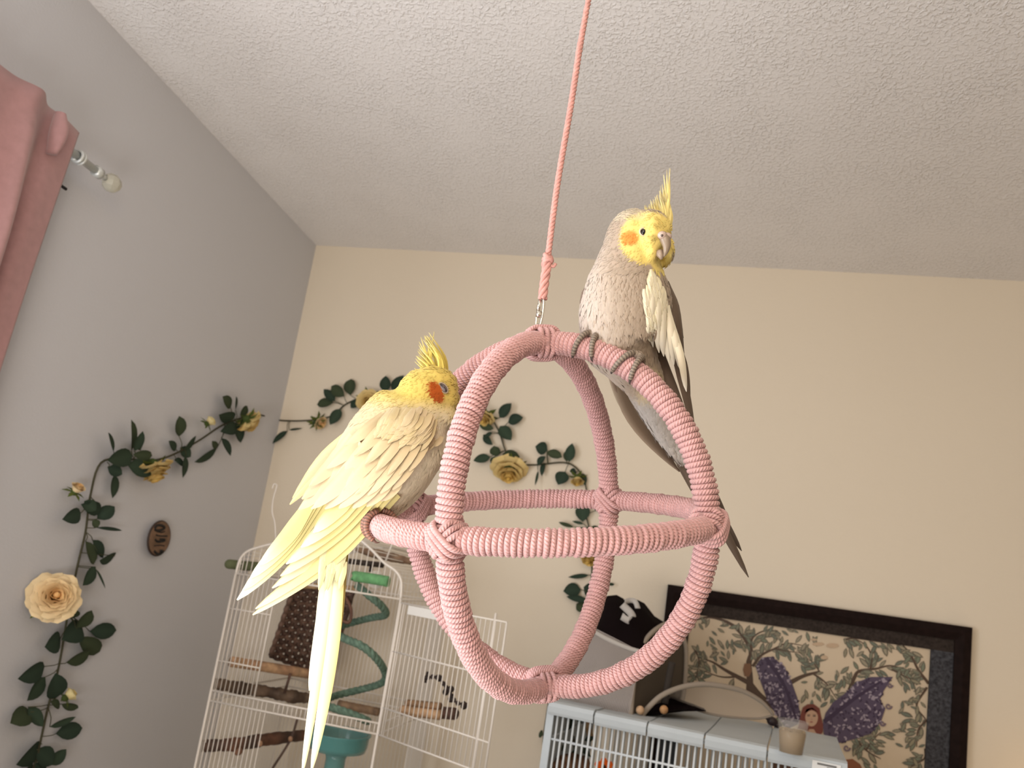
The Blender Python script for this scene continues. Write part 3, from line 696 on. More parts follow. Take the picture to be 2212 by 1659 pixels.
# left wing, seen behind the body
g = Geo()
for (b, m_, t, w) in [((1285, 600), (1262, 650), (1268, 752), 12), ((1290, 640), (1268, 700), (1290, 780), 12)]:
    feather(g, [P(*b, .722), P(*m_, .724), P(*t, .728)], w * .72 / F, -CF - .4 * CR, 3, (0.2, 0.15, 0.12), (0.15, .11, .09), nl=9)
gw2 = make('wing', g, M_feather, gry)
for (b, m_, t, w, e) in [((1318, 775), (1368, 905), (1468, 1019), 15, (0.34, 0.27, 0.2)), ((1325, 775), (1378, 895), (1460, 998), 13, DKE), ((1332, 780), (1384, 880), (1446, 972), 14, None), ((1312, 790), (1350, 880), (1420, 970), 10, DKE), ((1338, 785), (1380, 860), (1424, 930), 11, DKE)]:
    g = Geo()
    feather(g, [P(*b, .740), P(*m_, .752), P(*t, .768)], w * .75 / F, -CF - .15 * CR, 3.2, (0.20 - .03 * (w % 2), 0.14 - .02 * (w % 2), 0.10 - .02 * (w % 2)), (0.145, 0.10, 0.07), edge=e, flipedge=1, nl=13, camber=0.12)
    make('primary_feather', g, M_feather, gw2)
# tail
g = Geo()
for i in range(30):
    u = rng.random(); x = 1400 + 60 * u + rng.uniform(-10, 10); y = 850 + 120 * u
    feather(g, [P(x, y, .733 + .022 * u), P(x + 9, y + 20, .728 + .022 * u), P(x + 18, y + 42, .734 + .026 * u)], 8 * .74 / F, -CF, 2.4, (0.43, 0.39, 0.36), (0.36, 0.325, 0.30), nl=6)
gt = make('tail', g, M_feather, gry); gt['label'] = 'pale grey undertail coverts'
for (b, m_, t, w, c) in [((1440, 900), (1530, 1075), (1617, 1247), 11, (0.115, 0.085, 0.065)), ((1436, 905), (1518, 1060), (1604, 1226), 10, (0.135, 0.10, 0.075)), ((1448, 895), (1540, 1080), (1602, 1190), 10, (0.10, 0.075, 0.06)),
                         ((1430, 905), (1500, 1040), (1570, 1165), 12, (0.16, 0.12, 0.09)), ((1424, 905), (1478, 1010), (1530, 1110), 12, (0.18, 0.135, 0.10)), ((1456, 890), (1530, 1040), (1575, 1130), 9, (0.11, 0.08, 0.065))]:
    g = Geo()
    feather(g, [P(*b, .756), P(*m_, .778), P(*t, .802)], w * .78 / F, -CF + .2 * CR, 5.0, c, c, nl=15, camber=0.2)
    make('tail_feather', g, M_feather, gt)
# crest
g = Geo(); roots = []; tips = []; bows = []
for (tx, ty) in ((1447, 363), (1441, 368), (1433, 376), (1436, 384), (1430, 394), (1426, 402), (1424, 410), (1419, 420), (1440, 396), (1444, 410), (1442, 425)):
    for k in range(2):
        roots.append((1420 + rng.uniform(0, 26), 488 + rng.uniform(-4, 10), .684 + rng.uniform(0, .012))); tips.append((tx + rng.uniform(-1, 1), ty + rng.uniform(-2, 6), .695 + rng.uniform(-.004, .004))); bows.append((4, 0))
for i in range(110):
    u = rng.random()
    roots.append((1390 + 56 * u, 474 + 18 * u + rng.uniform(-3, 6), .682 + .016 * rng.random())); tips.append((1392 + 46 * u + rng.uniform(-3, 4), 452 - 30 * u + rng.uniform(-14, 10), .694 + rng.uniform(-.006, .006))); bows.append((3 + 5 * u, 3))
crest(g, roots, tips, bows, 0.0016, (0.84, 0.70, 0.28), (0.56, 0.48, 0.27))
make('crest', g, M_feather, gry)
# eye
ep = GS.pt(1390, 501, 0.0, gfb)
g = Geo(); ball(g, ep + CF * 0.0012, 0.0031, (0, 0, 0)); e_ = make('eye', g, M_eye, gry)
g = Geo(); tube(g, ring_pts(ep - CF * 0.0002, CR + .25 * CF, CU, 0.0036, 0.0034, 24), 0.0007, seg=6, closed=True, col=(0.62, 0.54, 0.42)); make('eye_ring', g, M_beak, e_)
# beak: cere with nostrils, hooked upper bill, lower bill
BD = min(x for x in (GS.depth(1426, 512), GS.depth(1428, 520), GS.depth(1424, 530)) if x) 
g = Geo()
tube(g, catmull([P(1428, 508, BD + .005), P(1436, 516, BD + .001), P(1440, 530, BD), P(1438, 545, BD + .001), P(1433, 556, BD + .004)], 16), 0.88 * np.array([0.0040, .0054, .0056, .0055, .0054, .0052, .0049, .0045, .0041, .0036, .0031, .0026, .0020, .0015, .001, .0004]), seg=12, col=(0.27, 0.205, 0.15), flat=1.1)
tube(g, catmull([P(1424, 546, BD + .006), P(1427, 553, BD + .004), P(1429, 560, BD + .005)], 8), np.linspace(0.0042, 0.0012, 8), seg=10, col=(0.33, 0.25, 0.19))
bk = make('beak', g, M_beak, gry)
g = Geo()
for (x, y, d) in ((1430, 508, BD - .002), (1441, 511, BD + .001)):
    ball(g, P(x, y, d), (0.0042, 0.0036, 0.0034), (0.50, 0.38, 0.33), axes=[CR, CU, CF])
    ball(g, P(x, y + .5, d - .0028), 0.0012, (0.10, 0.07, 0.06))
make('cere', g, M_beak, bk)
def upright_pt(deg): a = math.radians(deg); return SW_C + SW_b * R1 * math.cos(a) + SW_t * R2 * math.sin(a), nrm(-SW_b * R1 * math.sin(a) + SW_t * R2 * math.cos(a)), nrm(SW_b * R2 * math.cos(a) + SW_t * R1 * math.sin(a))
SKG = (0.30, 0.24, 0.19); CLG = (0.07, 0.055, 0.05)
for deg, lt in ((72.5, (1290, 752)), (56.5, (1376, 800))):
    c_, t_, o_ = upright_pt(deg)
    g = foot_on_hoop(c_, t_, -CF, o_, [(.012, .006, -.15, 2.3), (-.014, -.007, -.15, 2.0), (.006, .004, .2, -2.2), (-.008, -.004, .2, -2.2)], SKG, CLG, P(*lt, 0.700))
    make('foot', g, M_skin, gry)
# ------------------------------------------------------------------ rose garland along both walls
def leaf_mesh(kind):
    g = Geo(); n = 7
    prof = [0.04, 0.78, 1.08, 1.1, 0.95, 0.6, 0.01] if kind < 2 else [0.04, 0.66, 1.02, 1.12, 1.05, 0.78, 0.01]
    c0 = [(0.027, 0.043, 0.030), (0.034, 0.053, 0.035), (0.044, 0.058, 0.032)][kind]
    V = []; cs = []
    for i in range(n):
        t = i / (n - 1); w = prof[i] * 0.5
        for s in (-1, 0, 1):
            V.append((s * w, t, 0.05 * math.sin(t * 3.1) * (1 if kind != 1 else -0.6) + (0.10 * abs(s) * prof[i] if s else 0)))
            cs.append(tuple(q * (1.0 if s else 1.35) for q in c0))
    fs = []
    for i in range(n - 1):
        for q in range(2): fs.append((i * 3 + q, i * 3 + q + 1, (i + 1) * 3 + q + 1, (i + 1) * 3 + q))
    g.add(V, fs, cs); o = make('leaf', g, M_leaf); me = o.data; bpy.data.objects.remove(o); return me
LEAFS = [leaf_mesh(k) for k in range(3)]
g0 = onX(215, 985, XL)
garland = thing('rose_garland', g0, 'artificial garland of cream roses and dark green leaves strung across both walls', 'garland')
def wallpt(w, x, y, off):
    if w == 'L': return onX(x, y, XL + off)
    return onY(x, y, YB - off)
def wn(w): return np.array([1.0, 0, 0]) if w == 'L' else np.array([0, -1.0, 0])
def add_leaf(w, b, t, wd, o0=None, o1=None):
    o0 = rng.uniform(0.008, 0.022) if o0 is None else o0; o1 = o0 + rng.uniform(0.0, 0.02) if o1 is None else o1
    p0 = wallpt(w, *b, o0); p1 = wallpt(w, *t, o1)
    y = p1 - p0; L = np.linalg.norm(y); y /= L
    n = wn(w) + 0.25 * np.array([rng.gauss(0, 1) for _ in range(3)]); z = nrm(n - y * (n @ y)); x = np.cross(y, z)
    W = wd * ((p0 - CP) @ CF) / F
    o = bpy.data.objects.new('leaf', LEAFS[rng.randrange(3)]); COL.objects.link(o); o.parent = garland
    M = np.eye(4); M[:3, 0] = x * W; M[:3, 1] = y * L; M[:3, 2] = z * (L + W) / 2; M[:3, 3] = p0 - g0
    o.matrix_local = Matrix(M.tolist())
    return p0
def C8(x, y): return (x / 1.977, 820 + y / 1.977)
def C9(x, y): return (580 + x / 5.267, 760 + y / 5.267)
def C3(x, y): return (980 + x / 3.318, 840 + y / 3.318)
LV = []
for b, t, w in [((985, 120), (950, 72), 45), ((1005, 130), (1008, 72), 40), ((1025, 150), (1056, 112), 42), ((1000, 165), (935, 150), 55), ((1005, 185), (1028, 270), 52), ((945, 250), (985, 326), 42), ((925, 295), (830, 352), 45), ((1010, 200), (940, 222), 50), ((1060, 170), (1025, 185), 40),
                ((765, 243), (765, 155), 50), ((752, 300), (720, 262), 34), ((785, 300), (838, 240), 58), ((790, 325), (780, 420), 55), ((770, 290), (815, 330), 46), ((745, 345), (790, 370), 40), ((925, 295), (905, 262), 26),
                ((560, 305), (560, 170), 42), ((575, 305), (610, 220), 45), ((485, 308), (462, 225), 34), ((565, 325), (458, 345), 70), ((570, 318), (650, 325), 45), ((545, 365), (655, 398), 72), ((460, 375), (522, 405), 50), ((490, 405), (480, 507), 52), ((600, 300), (585, 260), 40), ((640, 380), (675, 405), 40),
                ((430, 560), (345, 532), 55), ((345, 570), (265, 597), 60), ((415, 595), (490, 542), 55), ((410, 632), (522, 645), 15), ((395, 685), (440, 762), 48), ((365, 690), (400, 790), 55), ((490, 752), (425, 772), 56), ((408, 800), (353, 880), 56), ((408, 808), (450, 893), 13), ((360, 520), (410, 560), 50), ((395, 600), (420, 630), 34),
                ((325, 1060), (392, 985), 75), ((350, 1055), (262, 1112), 88), ((383, 1075), (497, 1070), 65), ((335, 1100), (426, 1162), 66), ((258, 1105), (190, 1142), 86), ((283, 1208), (386, 1160), 70), ((300, 1020), (330, 985), 40),
                ((190, 1225), (75, 1278), 78), ((193, 1270), (115, 1372), 82), ((235, 1362), (236, 1253), 78), ((262, 1385), (335, 1402), 32), ((215, 1375), (255, 1400), 40),
                ((130, 1420), (43, 1468), 78), ((120, 1398), (183, 1482), 52), ((212, 1483), (325, 1440), 32), ((238, 1512), (352, 1488), 66),
                ((168, 1555), (68, 1645), 88), ((155, 1580), (225, 1645), 76), ((212, 1645), (284, 1578), 60), ((150, 1640), (190, 1690), 60), ((140, 1650), (90, 1700), 60)]:
    LV.append(('L', C8(*b), C8(*t), w / 1.977))
for b, t, w in [((740, 575), (552, 600), 105), ((755, 560), (628, 425), 95), ((862, 505), (715, 388), 120), ((930, 492), (940, 308), 140), ((820, 650), (700, 832), 112), ((1035, 560), (935, 640), 105), ((1335, 455), (1335, 272), 122), ((1400, 425), (1540, 268), 95), ((215, 900), (45, 1045), 62), ((235, 888), (388, 870), 22), ((1130, 520), (1142, 428), 30),
                ((1500, 420), (1640, 400), 90), ((1560, 470), (1700, 540), 90), ((1700, 470), (1800, 380), 90), ((1900, 520), (2040, 430), 90), ((1960, 560), (2090, 620), 80)]:
    LV.append(('B', C9(*b), C9(*t), w / 5.267))
for b, t, w in [((330, 207), (415, 103), 76), ((390, 240), (498, 205), 82), ((332, 268), (412, 368), 86), ((185, 262), (288, 285), 46), ((212, 330), (280, 402), 50), ((275, 310), (213, 352), 26), ((262, 488), (140, 515), 62), ((310, 482), (288, 408), 72), ((350, 472), (475, 487), 76), ((295, 485), (292, 565), 62), ((672, 440), (585, 412), 86), ((668, 452), (778, 490), 62), ((828, 522), (850, 390), 78), ((812, 522), (800, 448), 36),
                ((600, 545), (660, 485), 60), ((648, 530), (632, 626), 36), ((605, 588), (583, 692), 18), ((800, 595), (748, 688), 92), ((925, 605), (940, 690), 42), ((925, 828), (925, 952), 96), ((862, 990), (752, 955), 26), ((930, 968), (848, 948), 20), ((1052, 862), (1000, 855), 34), ((980, 1012), (890, 1005), 30), ((1040, 1002), (985, 990), 30), ((968, 1335), (820, 1350), 30), ((912, 1438), (785, 1450), 92),
                ((1000, 1445), (932, 1420), 92), ((960, 1520), (808, 1488), 45), ((880, 1540), (952, 1590), 72), ((1152, 1402), (1100, 1398), 20), ((200, 120), (235, 55), 40), ((150, 150), (110, 90), 60), ((60, 110), (10, 60), 80), ((880, 600), (830, 590), 50), ((740, 1985), (700, 2010), 60), ((640, 2480), (610, 2470), 50)]:
    LV.append(('B', C3(*b), C3(*t), w / 3.318))
for q in LV: add_leaf(*q)
# stems
g = Geo()
sL = [C8(*q) for q in [(120, 1740), (160, 1600), (205, 1400), (250, 1230), (290, 1000), (330, 800), (365, 650), (385, 500), (432, 355), (545, 340), (650, 345), (740, 320), (850, 260), (960, 190), (1090, 150)]]
sB = [C9(*q) for q in [(60, 765), (200, 785), (460, 780), (720, 730), (860, 610), (1000, 540), (1130, 510), (1300, 500), (1500, 450), (1700, 500), (1900, 540)]] + [C3(*q) for q in [(100, 90), (190, 130), (270, 210), (330, 320), (370, 440), (430, 530), (580, 545), (780, 528), (870, 560), (930, 640), (955, 760), (950, 900), (970, 1000), (985, 1180), (990, 1320), (970, 1450), (930, 1560), (860, 1800), (740, 1960), (650, 2450), (640, 2700)]]
path = [wallpt('L', *q, 0.012) for q in sL] + [wallpt('B', *q, 0.012) for q in sB]
tube(g, catmull(path, 260), 0.0026, seg=6, col=(0.07, 0.065, 0.04))
for w, b, t, wd in LV:    # petioles to the main stem
    p = wallpt(w, *b, 0.014); i = int(np.argmin([np.linalg.norm(p - q) for q in path])); q = path[i]
    if i + 1 < len(path):
        d = path[i + 1] - q; s = min(1, max(0, (p - q) @ d / (d @ d + 1e-9))); q = q + d * s
    if np.linalg.norm(p - q) < 0.12: tube(g, catmull([q, (p + q) / 2 + wn(w) * 0.006, p], 5), 0.0011, seg=5, col=(0.08, 0.08, 0.045))
make('stem', g, M_leaf, garland)
def rose(c, ax, r, n_layers, openness, cols):
    c = np.asarray(c, float); ax = nrm(ax); e1 = nrm(np.cross(ax, (0.3, 0.2, 0.9))); e2 = np.cross(ax, e1)
    g = Geo()   # green cup and sepals behind
    ball(g, c - ax * r * 0.55, (r * 0.35, r * 0.35, r * 0.35), (0.07, 0.10, 0.03))
    for k in range(6):
        a = k * math.pi / 3 + 0.3; d = math.cos(a) * e1 + math.sin(a) * e2; s = np.cross(ax, d)
        p0 = c - ax * r * 0.55; p1 = p0 + d * r * 0.7 - ax * r * 0.05; p2 = p0 + d * r * 1.15 - ax * r * 0.25
        g.add([p0 - s * r * .12, p0 + s * r * .12, p1 - s * r * .2, p1 + s * r * .2, p2], [(0, 1, 3, 2), (2, 3, 4)], (0.10, 0.13, 0.03))
    ro = make('rose', g, M_leaf, garland)
    gp = Geo(); ball(gp, c + ax * r * 0.16, (r * .15, r * .15, r * .28), cols[0], 10, 7, axes=[e1, e2, ax]); make('petal', gp, M_petal, ro)
    for L in range(n_layers):
        f = (L + 1) / n_layers; cnt = 3 + L
        for k in range(cnt):
            a0 = 2 * math.pi * (k + 0.25 * rng.random()) / cnt + L * 0.9; wid = 2 * math.pi / cnt * 0.78
            gp = Geo(); V = []; nu, nv = 7, 6
            op = openness * f; topr = r * (0.16 + 0.84 * f * (0.30 + 0.70 * op)) * rng.uniform(.92, 1.06); toph = r * (0.50 - 0.80 * op * f) + r * rng.uniform(-.06, .06); curl = r * 0.22 * (0.25 + op)
            for i in range(nu):
                u = i / (nu - 1)
                for j in range(nv):
                    v = (j / (nv - 1) - 0.5) * 2
                    a = a0 + v * wid * (0.5 + 0.5 * math.sin(min(1, u * 1.3) * math.pi / 2))
                    cu_ = max(0, u - 0.72) / 0.28; edge = 0.16 * r * v * v * u * (0.3 + op)
                    rad = r * 0.10 + (topr - r * 0.10) * math.sin(u * math.pi / 2) ** 0.8 + curl * cu_ * cu_ - 0.4 * edge + 0.04 * r * math.sin(5 * v + k + L) * u
                    h = -0.6 * r + (toph + 0.6 * r) * u - curl * 0.9 * cu_ * cu_ - edge
                    V.append(c + ax * h + rad * (math.cos(a) * e1 + math.sin(a) * e2))
            fs = [(i * nv + j, i * nv + j + 1, (i + 1) * nv + j + 1, (i + 1) * nv + j) for i in range(nu - 1) for j in range(nv - 1)]
            jj = rng.uniform(0.9, 1.06); cc = lerp(cols[0], cols[1], f)
            gp.add(V, fs, tuple(q * jj for q in cc)); make('petal', gp, M_petal, ro)
    return ro
CREAM = ((0.78, 0.48, 0.20), (0.84, 0.66, 0.40)); YEL = ((0.70, 0.46, 0.12), (0.76, 0.58, 0.26))
def rose_at(w, px, py, rpx, ax, nl, op, cols, off=0.03):
    p = wallpt(w, px, py, off); rose(p, ax, rpx * ((p - CP) @ CF) / F, nl, op, cols)
toc = lambda w, px, py: nrm(CP - wallpt(w, px, py, 0.03))
rose_at('L', 120, 1287, 50, np.array([0.75, -0.60, 0.25]), 8, 0.8, CREAM, 0.055)
rose_at('L', 168, 1054, 22, np.array([0.55, -0.1, 0.8]), 4, 0.25, CREAM, 0.03)
rose_at('L', 335, 1025, 40, np.array([0.35, 0.25, -0.85]), 5, 0.85, YEL, 0.035)
rose_at('L', 455, 910, 17, np.array([0.4, 0.5, 0.7]), 4, 0.25, ((0.72, 0.55, 0.2), (0.8, 0.68, 0.36)), 0.03)
rose_at('L', 540, 918, 28, np.array([0.2, 0.75, -0.55]), 5, 0.85, YEL, 0.035)
rose_at('L', 153, 1500, 22, np.array([0.3, 0.6, 0.5]), 4, 0.3, ((0.72, 0.55, 0.2), (0.8, 0.68, 0.36)), 0.03)
rose_at('B', 693, 914, 20, np.array([0.6, -0.1, -0.4]), 4, 0.45, CREAM, 0.03)
rose_at('B', 795, 868, 26, np.array([0.3, -0.7, -0.4]), 5, 0.7, YEL, 0.035)
rose_at('B', 1045, 906, 26, np.array([-0.1, -0.4, -0.8]), 4, 0.6, YEL, 0.035)
rose_at('B', 1099, 1026, 36, np.array([0.1, -0.45, -0.8]), 5, 0.9, YEL, 0.04)
rose_at('B', 1247, 1040, 20, np.array([0.1, -0.3, -0.8]), 4, 0.35, YEL, 0.03)
rose_at('B', 1272, 1208, 30, np.array([-0.2, -0.45, -0.8]), 5, 0.85, YEL, 0.035)
# star of green sepals turned outward on the back wall
g = Geo(); c_ = wallpt('B', 683, 914, 0.035)
for k in range(7):
    a = 2 * math.pi * k / 7 + 0.3; d = CR * math.cos(a) + CU * math.sin(a); s = np.cross(CF, d); r = 0.032 * rng.uniform(.85, 1.15)
    g.add([c_ - CF * .004, c_ + d * r * .45 + s * r * .17, c_ + d * r * .45 - s * r * .17, c_ + d * r - CF * .006], [(0, 1, 3, 2)], (0.10, 0.12, 0.03))
ball(g, c_ - CF * 0.002, 0.012, (0.05, 0.07, 0.03))
make('sepal_star', g, M_leaf, garland)
# ------------------------------------------------------------------ wooden slice on the left wall
c_ = onX(343, 1163, XL)
sl = thing('wall_plaque', c_, 'small round wooden slice with dark lettering on the left wall', 'plaque')
g = Geo(); n = 28; R_ = 36 * ((c_ - CP) @ CF) / F
ring_ = [(math.cos(2 * math.pi * i / n), math.sin(2 * math.pi * i / n)) for i in range(n)]
# true shape on the wall: unproject an image ellipse
def plq(x, y, off): return onX(343 + x, 1163 + y, XL + off)
v = []
for off in (0.002, 0.016):
    for (a, b) in ring_:
        x = a * 25 + b * 7; y = -b * 39 + a * 2; v.append(plq(x, y, off))
cols = [(0.05, 0.028, 0.02)] * (2 * n)
g.add(v, [tuple(range(n, 2 * n))] + [(i, (i + 1) % n, (i + 1) % n + n, i + n) for i in range(n)], cols)
make('bark_rim', g, M_vc, sl)
g = Geo(); v = []
for (a, b) in ring_: v.append(plq(a * 22 + b * 6.5 + 2, -b * 36 + a * 2, 0.0168))
g.add(v, [tuple(range(n))], (0.19, 0.11, 0.065)); make('wood_face', g, M_wood, sl)
g = Geo()
for pts_, w_ in [([(-9, -22), (-4, -28), (6, -28), (12, -24), (8, -19), (-4, -17), (-9, -20)], .0035), ([(-4, -15), (6, -13), (13, -15)], .0018), ([(-6, -7), (4, -5), (18, -5)], .002), ([(-8, 2), (-2, 7), (10, 6), (12, 2), (2, 2)], .003), ([(-10, 16), (2, 15), (12, 16)], .0015), ([(-10, 27), (-4, 33), (4, 33), (9, 28), (2, 27)], .0035)]:
    tube(g, catmull([plq(x, y, 0.017) for x, y in pts_], 24), w_, seg=6, col=(0.012, 0.01, 0.008), flat=1.0)
make('lettering', g, M_vc, sl)
# ------------------------------------------------------------------ curtain, rod
rz = 2.078; rx = XL + 0.065
cur = thing('curtain', (rx, 1.0, 2.1), 'dusty pink linen curtain with deep folds at the left window', 'curtain')
def cur_x(y):   # fold depth along the rod
    a = 0.0
    a += 0.036 * math.exp(-((y - 1.055) / 0.026) ** 2) - 0.012 * math.exp(-((y - 1.105) / 0.018) ** 2)
    a += 0.030 * math.exp(-((y - 0.93) / 0.03) ** 2) + 0.032 * math.exp(-((y - 0.82) / 0.03) ** 2) + 0.03 * math.exp(-((y - 0.70) / 0.03) ** 2) + .03 * math.exp(-((y - 0.58) / 0.03) ** 2)
    return a
g = Geo(); ny, nz = 150, 44; V = []
for j in range(nz):
    t = j / (nz - 1); z = 2.118 - t * 1.25
    for i in range(ny):
        s = i / (ny - 1); y0 = 0.50 + s * 0.677
        amp = 0.75 + 0.55 * sstep(0, 0.25, t) - 0.35 * math.exp(-((z - rz) / 0.02) ** 2)
        y = y0 - 0.055 * t * s + 0.010 * math.sin(9 * s + 5 * t) * t
        x = rx + 0.016 + amp * cur_x(y0) + 0.003 * math.sin(40 * y0 + 7 * t)
        V.append((x, y, z + (0.004 * math.sin(25 * y0) if j == 0 else 0)))
g.add(V, [(j * ny + i, j * ny + i + 1, (j + 1) * ny + i + 1, (j + 1) * ny + i) for j in range(nz - 1) for i in range(ny - 1)])
p_ = make('curtain_panel', g, M_curtain, cur)
md = p_.modifiers.new('th', 'SOLIDIFY'); md.thickness = 0.002; md.offset = -1
g = Geo()   # the doubled fold standing up out of the rod pocket near the end
V = []; a_n = 18
for j in range(14):
    t = j / 13
    for i in range(a_n):
        a = math.pi * 2 * i / a_n
        w = 0.007 + 0.006 * math.sin(math.pi * min(1, t * 1.1)) ; d = 0.020 + 0.012 * math.sin(math.pi * t)
        V.append((rx + 0.022 + d * 0.5 + d * 0.6 * math.cos(a), 1.112 + 0.004 * t + w * math.sin(a), 2.112 - 0.085 * t))
g.add(V, [(j * a_n + i, j * a_n + (i + 1) % a_n, (j + 1) * a_n + (i + 1) % a_n, (j + 1) * a_n + i) for j in range(13) for i in range(a_n)] + [tuple(range(a_n)), tuple(13 * a_n + i for i in range(a_n))])
make('gathered_fold', g, M_curtain, cur)
rod = thing('curtain_rod', (rx, 1.2, rz), 'pale metal curtain rod with a faceted clear finial on the left wall', 'curtain rod')
g = Geo(); tube(g, [(rx, 0.3, rz), (rx, 1.265, rz)], 0.0085, seg=14); tube(g, [(rx, 1.255, rz), (rx, 1.270, rz)], 0.0125, seg=14); tube(g, [(rx, 1.268, rz), (rx, 1.286, rz)], 0.006, seg=12)
make('pole', g, M_rod, rod)
g = Geo(); tube(g, [(XL, 1.205, rz - .006), (rx, 1.205, rz - .006)], 0.006, seg=10); tube(g, [(XL, 1.205, rz - .006), (XL + .006, 1.205, rz - .006)], 0.022, seg=14)
tube(g, ring_pts((rx, 1.205, rz), (1, 0, 0), (0, 0, 1), .0125, .0125), .0035, seg=8, closed=True); tube(g, ring_pts((rx, 1.213, rz), (1, 0, 0), (0, 0, 1), .0125, .0125), .003, seg=8, closed=True)
make('bracket', g, M_rod, rod)
g = Geo()
for i in range(7): pass
ball(g, (rx, 1.305, rz), (0.021, 0.021, 0.021), seg=9, rings=6); make('finial', g, mat('faceted_clear_finial', (0.72, 0.70, 0.60), 0.12, trans=0.5), rod, smooth=False)
q0, q1 = onX(108, 384, XL + .02), onX(143, 409, XL + .03)
g = Geo(); tube(g, [q0 + (0, -.05, 0.0), q1], 0.0035, seg=8); tube(g, [q0 + (0, -.045, 0), np.array([XL, q0[1] - .045, q0[2]])], 0.003, seg=8)
tag(make('wall_hook', g, mat('dark_metal', (0.02, 0.018, 0.025), 0.4, 0.6)), 'thin dark metal hook sticking out from behind the pink curtain', 'hook')
# ------------------------------------------------------------------ framed print on the back wall
PX0, PX1, PZ1, PZ0 = 0.005, 0.8165, 1.4175, 0.52
pic = thing('framed_picture', (PX0, YB, PZ1), 'dark framed print of a purple-winged red-haired fairy among leafy branches', 'picture')
FW, MW, FD = 0.040, 0.050, 0.030
yf = YB - FD
g = Geo()
def mitre(g, a, b, c, d, y0, y1, hi):
    # a,b outer (x,z); c,d inner
    pass
for (o1, o2, i2, i1) in (((PX0, PZ1), (PX1, PZ1), (PX1 - FW, PZ1 - FW), (PX0 + FW, PZ1 - FW)), ((PX1, PZ1), (PX1, PZ0), (PX1 - FW, PZ0 + FW), (PX1 - FW, PZ1 - FW)),
                         ((PX1, PZ0), (PX0, PZ0), (PX0 + FW, PZ0 + FW), (PX1 - FW, PZ0 + FW)), ((PX0, PZ0), (PX0, PZ1), (PX0 + FW, PZ1 - FW), (PX0 + FW, PZ0 + FW))):
    mo = [((o1[0] + i1[0]) / 2, (o1[1] + i1[1]) / 2), ((o2[0] + i2[0]) / 2, (o2[1] + i2[1]) / 2)]
    v = [(o1[0], YB, o1[1]), (o2[0], YB, o2[1]), (o2[0], yf + .004, o2[1]), (o1[0], yf + .004, o1[1]), (mo[0][0], yf, mo[0][1]), (mo[1][0], yf, mo[1][1]), (i1[0], yf + .008, i1[1]), (i2[0], yf + .008, i2[1]), (i1[0], YB, i1[1]), (i2[0], YB, i2[1])]
    gg = Geo(); gg.add(v, [(0, 1, 2, 3), (3, 2, 5, 4), (4, 5, 7, 6), (6, 7, 9, 8), (8, 9, 1, 0), (0, 3, 4, 6, 8), (1, 9, 7, 5, 2)])
    make('frame_rail', gg, M_frame, pic, smooth=False)
ym = YB - 0.016
IX0, IX1, IZ1, IZ0 = PX0 + FW, PX1 - FW, PZ1 - FW, PZ0 + FW
TW = 0.034
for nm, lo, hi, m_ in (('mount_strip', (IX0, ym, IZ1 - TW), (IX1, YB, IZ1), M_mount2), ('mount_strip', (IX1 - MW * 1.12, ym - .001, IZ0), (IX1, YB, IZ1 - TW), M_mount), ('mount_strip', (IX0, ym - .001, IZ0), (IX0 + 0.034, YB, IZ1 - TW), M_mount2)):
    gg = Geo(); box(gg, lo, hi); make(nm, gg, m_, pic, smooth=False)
yp = YB - 0.010
g = Geo(); box(g, (IX0, yp, IZ0), (IX1, YB, IZ1), (0.62, 0.50, 0.36))
LAY = [0]
def pp(x, y): q = onY(x, y, yp); return (q[0], q[2])
def CQ(x, y): return pp(1500 + x / 3.107, 1240 + y / 3.107)
CX0, CX1, CZ1, CZ0 = IX0 + 0.034, IX1 - MW * 1.12, IZ1 - TW, IZ0
def poly(pts, col):
    LAY[0] += 1; y = yp - 0.0004 - 0.0000025 * LAY[0]
    cx = sum(p[0] for p in pts) / len(pts); cz = sum(p[1] for p in pts) / len(pts)
    n = len(pts)
    g.add([(cx, y, cz)] + [(p[0], y, p[1]) for p in pts], [(0, 1 + i, 1 + (i + 1) % n) for i in range(n)], col)
def strip(pts, w0, w1, col, n=24):
    LAY[0] += 1; y = yp - 0.0004 - 0.0000025 * LAY[0]
    C = catmull([(p[0], p[1], 0) for p in pts], n)[:, :2]; T = np.gradient(C, axis=0); T /= np.linalg.norm(T, axis=1)[:, None] + 1e-9
    V = []
    for i in range(n):
        w = w0 + (w1 - w0) * i / (n - 1); s = np.array([-T[i][1], T[i][0]]) * w
        V += [(C[i][0] + s[0], y, C[i][1] + s[1]), (C[i][0] - s[0], y, C[i][1] - s[1])]
    g.add(V, [(2 * i, 2 * i + 1, 2 * i + 3, 2 * i + 2) for i in range(n - 1)], col)
def pleaf(x, z, a, L, W, col, vein=None):
    d = np.array([math.cos(a), math.sin(a)]); s = np.array([-d[1], d[0]])
    pts = [np.array([x, z]) + d * L * t + s * W * w for t, w in ((0, 0), (.25, .38), (.5, .5), (.78, .34), (1, 0), (.78, -.34), (.5, -.5), (.25, -.38))]
    if min(p[0] for p in pts) < CX0 or max(p[0] for p in pts) > CX1 or max(p[1] for p in pts) > CZ1: return
    poly([tuple(p) for p in pts], (0.10, 0.085, 0.06))
    poly([tuple(np.array([x, z]) + d * L * (t * .8 + .1) + s * W * w * .62) for t, w in ((0, 0), (.25, .38), (.5, .5), (.78, .34), (1, 0), (.78, -.34), (.5, -.5), (.25, -.38))], col)
prng = random.Random(11)
LC = [(0.20, 0.20, 0.14), (0.17, 0.19, 0.13), (0.26, 0.23, 0.15), (0.14, 0.16, 0.12), (0.30, 0.26, 0.18)]
BR = (0.075, 0.04, 0.022)
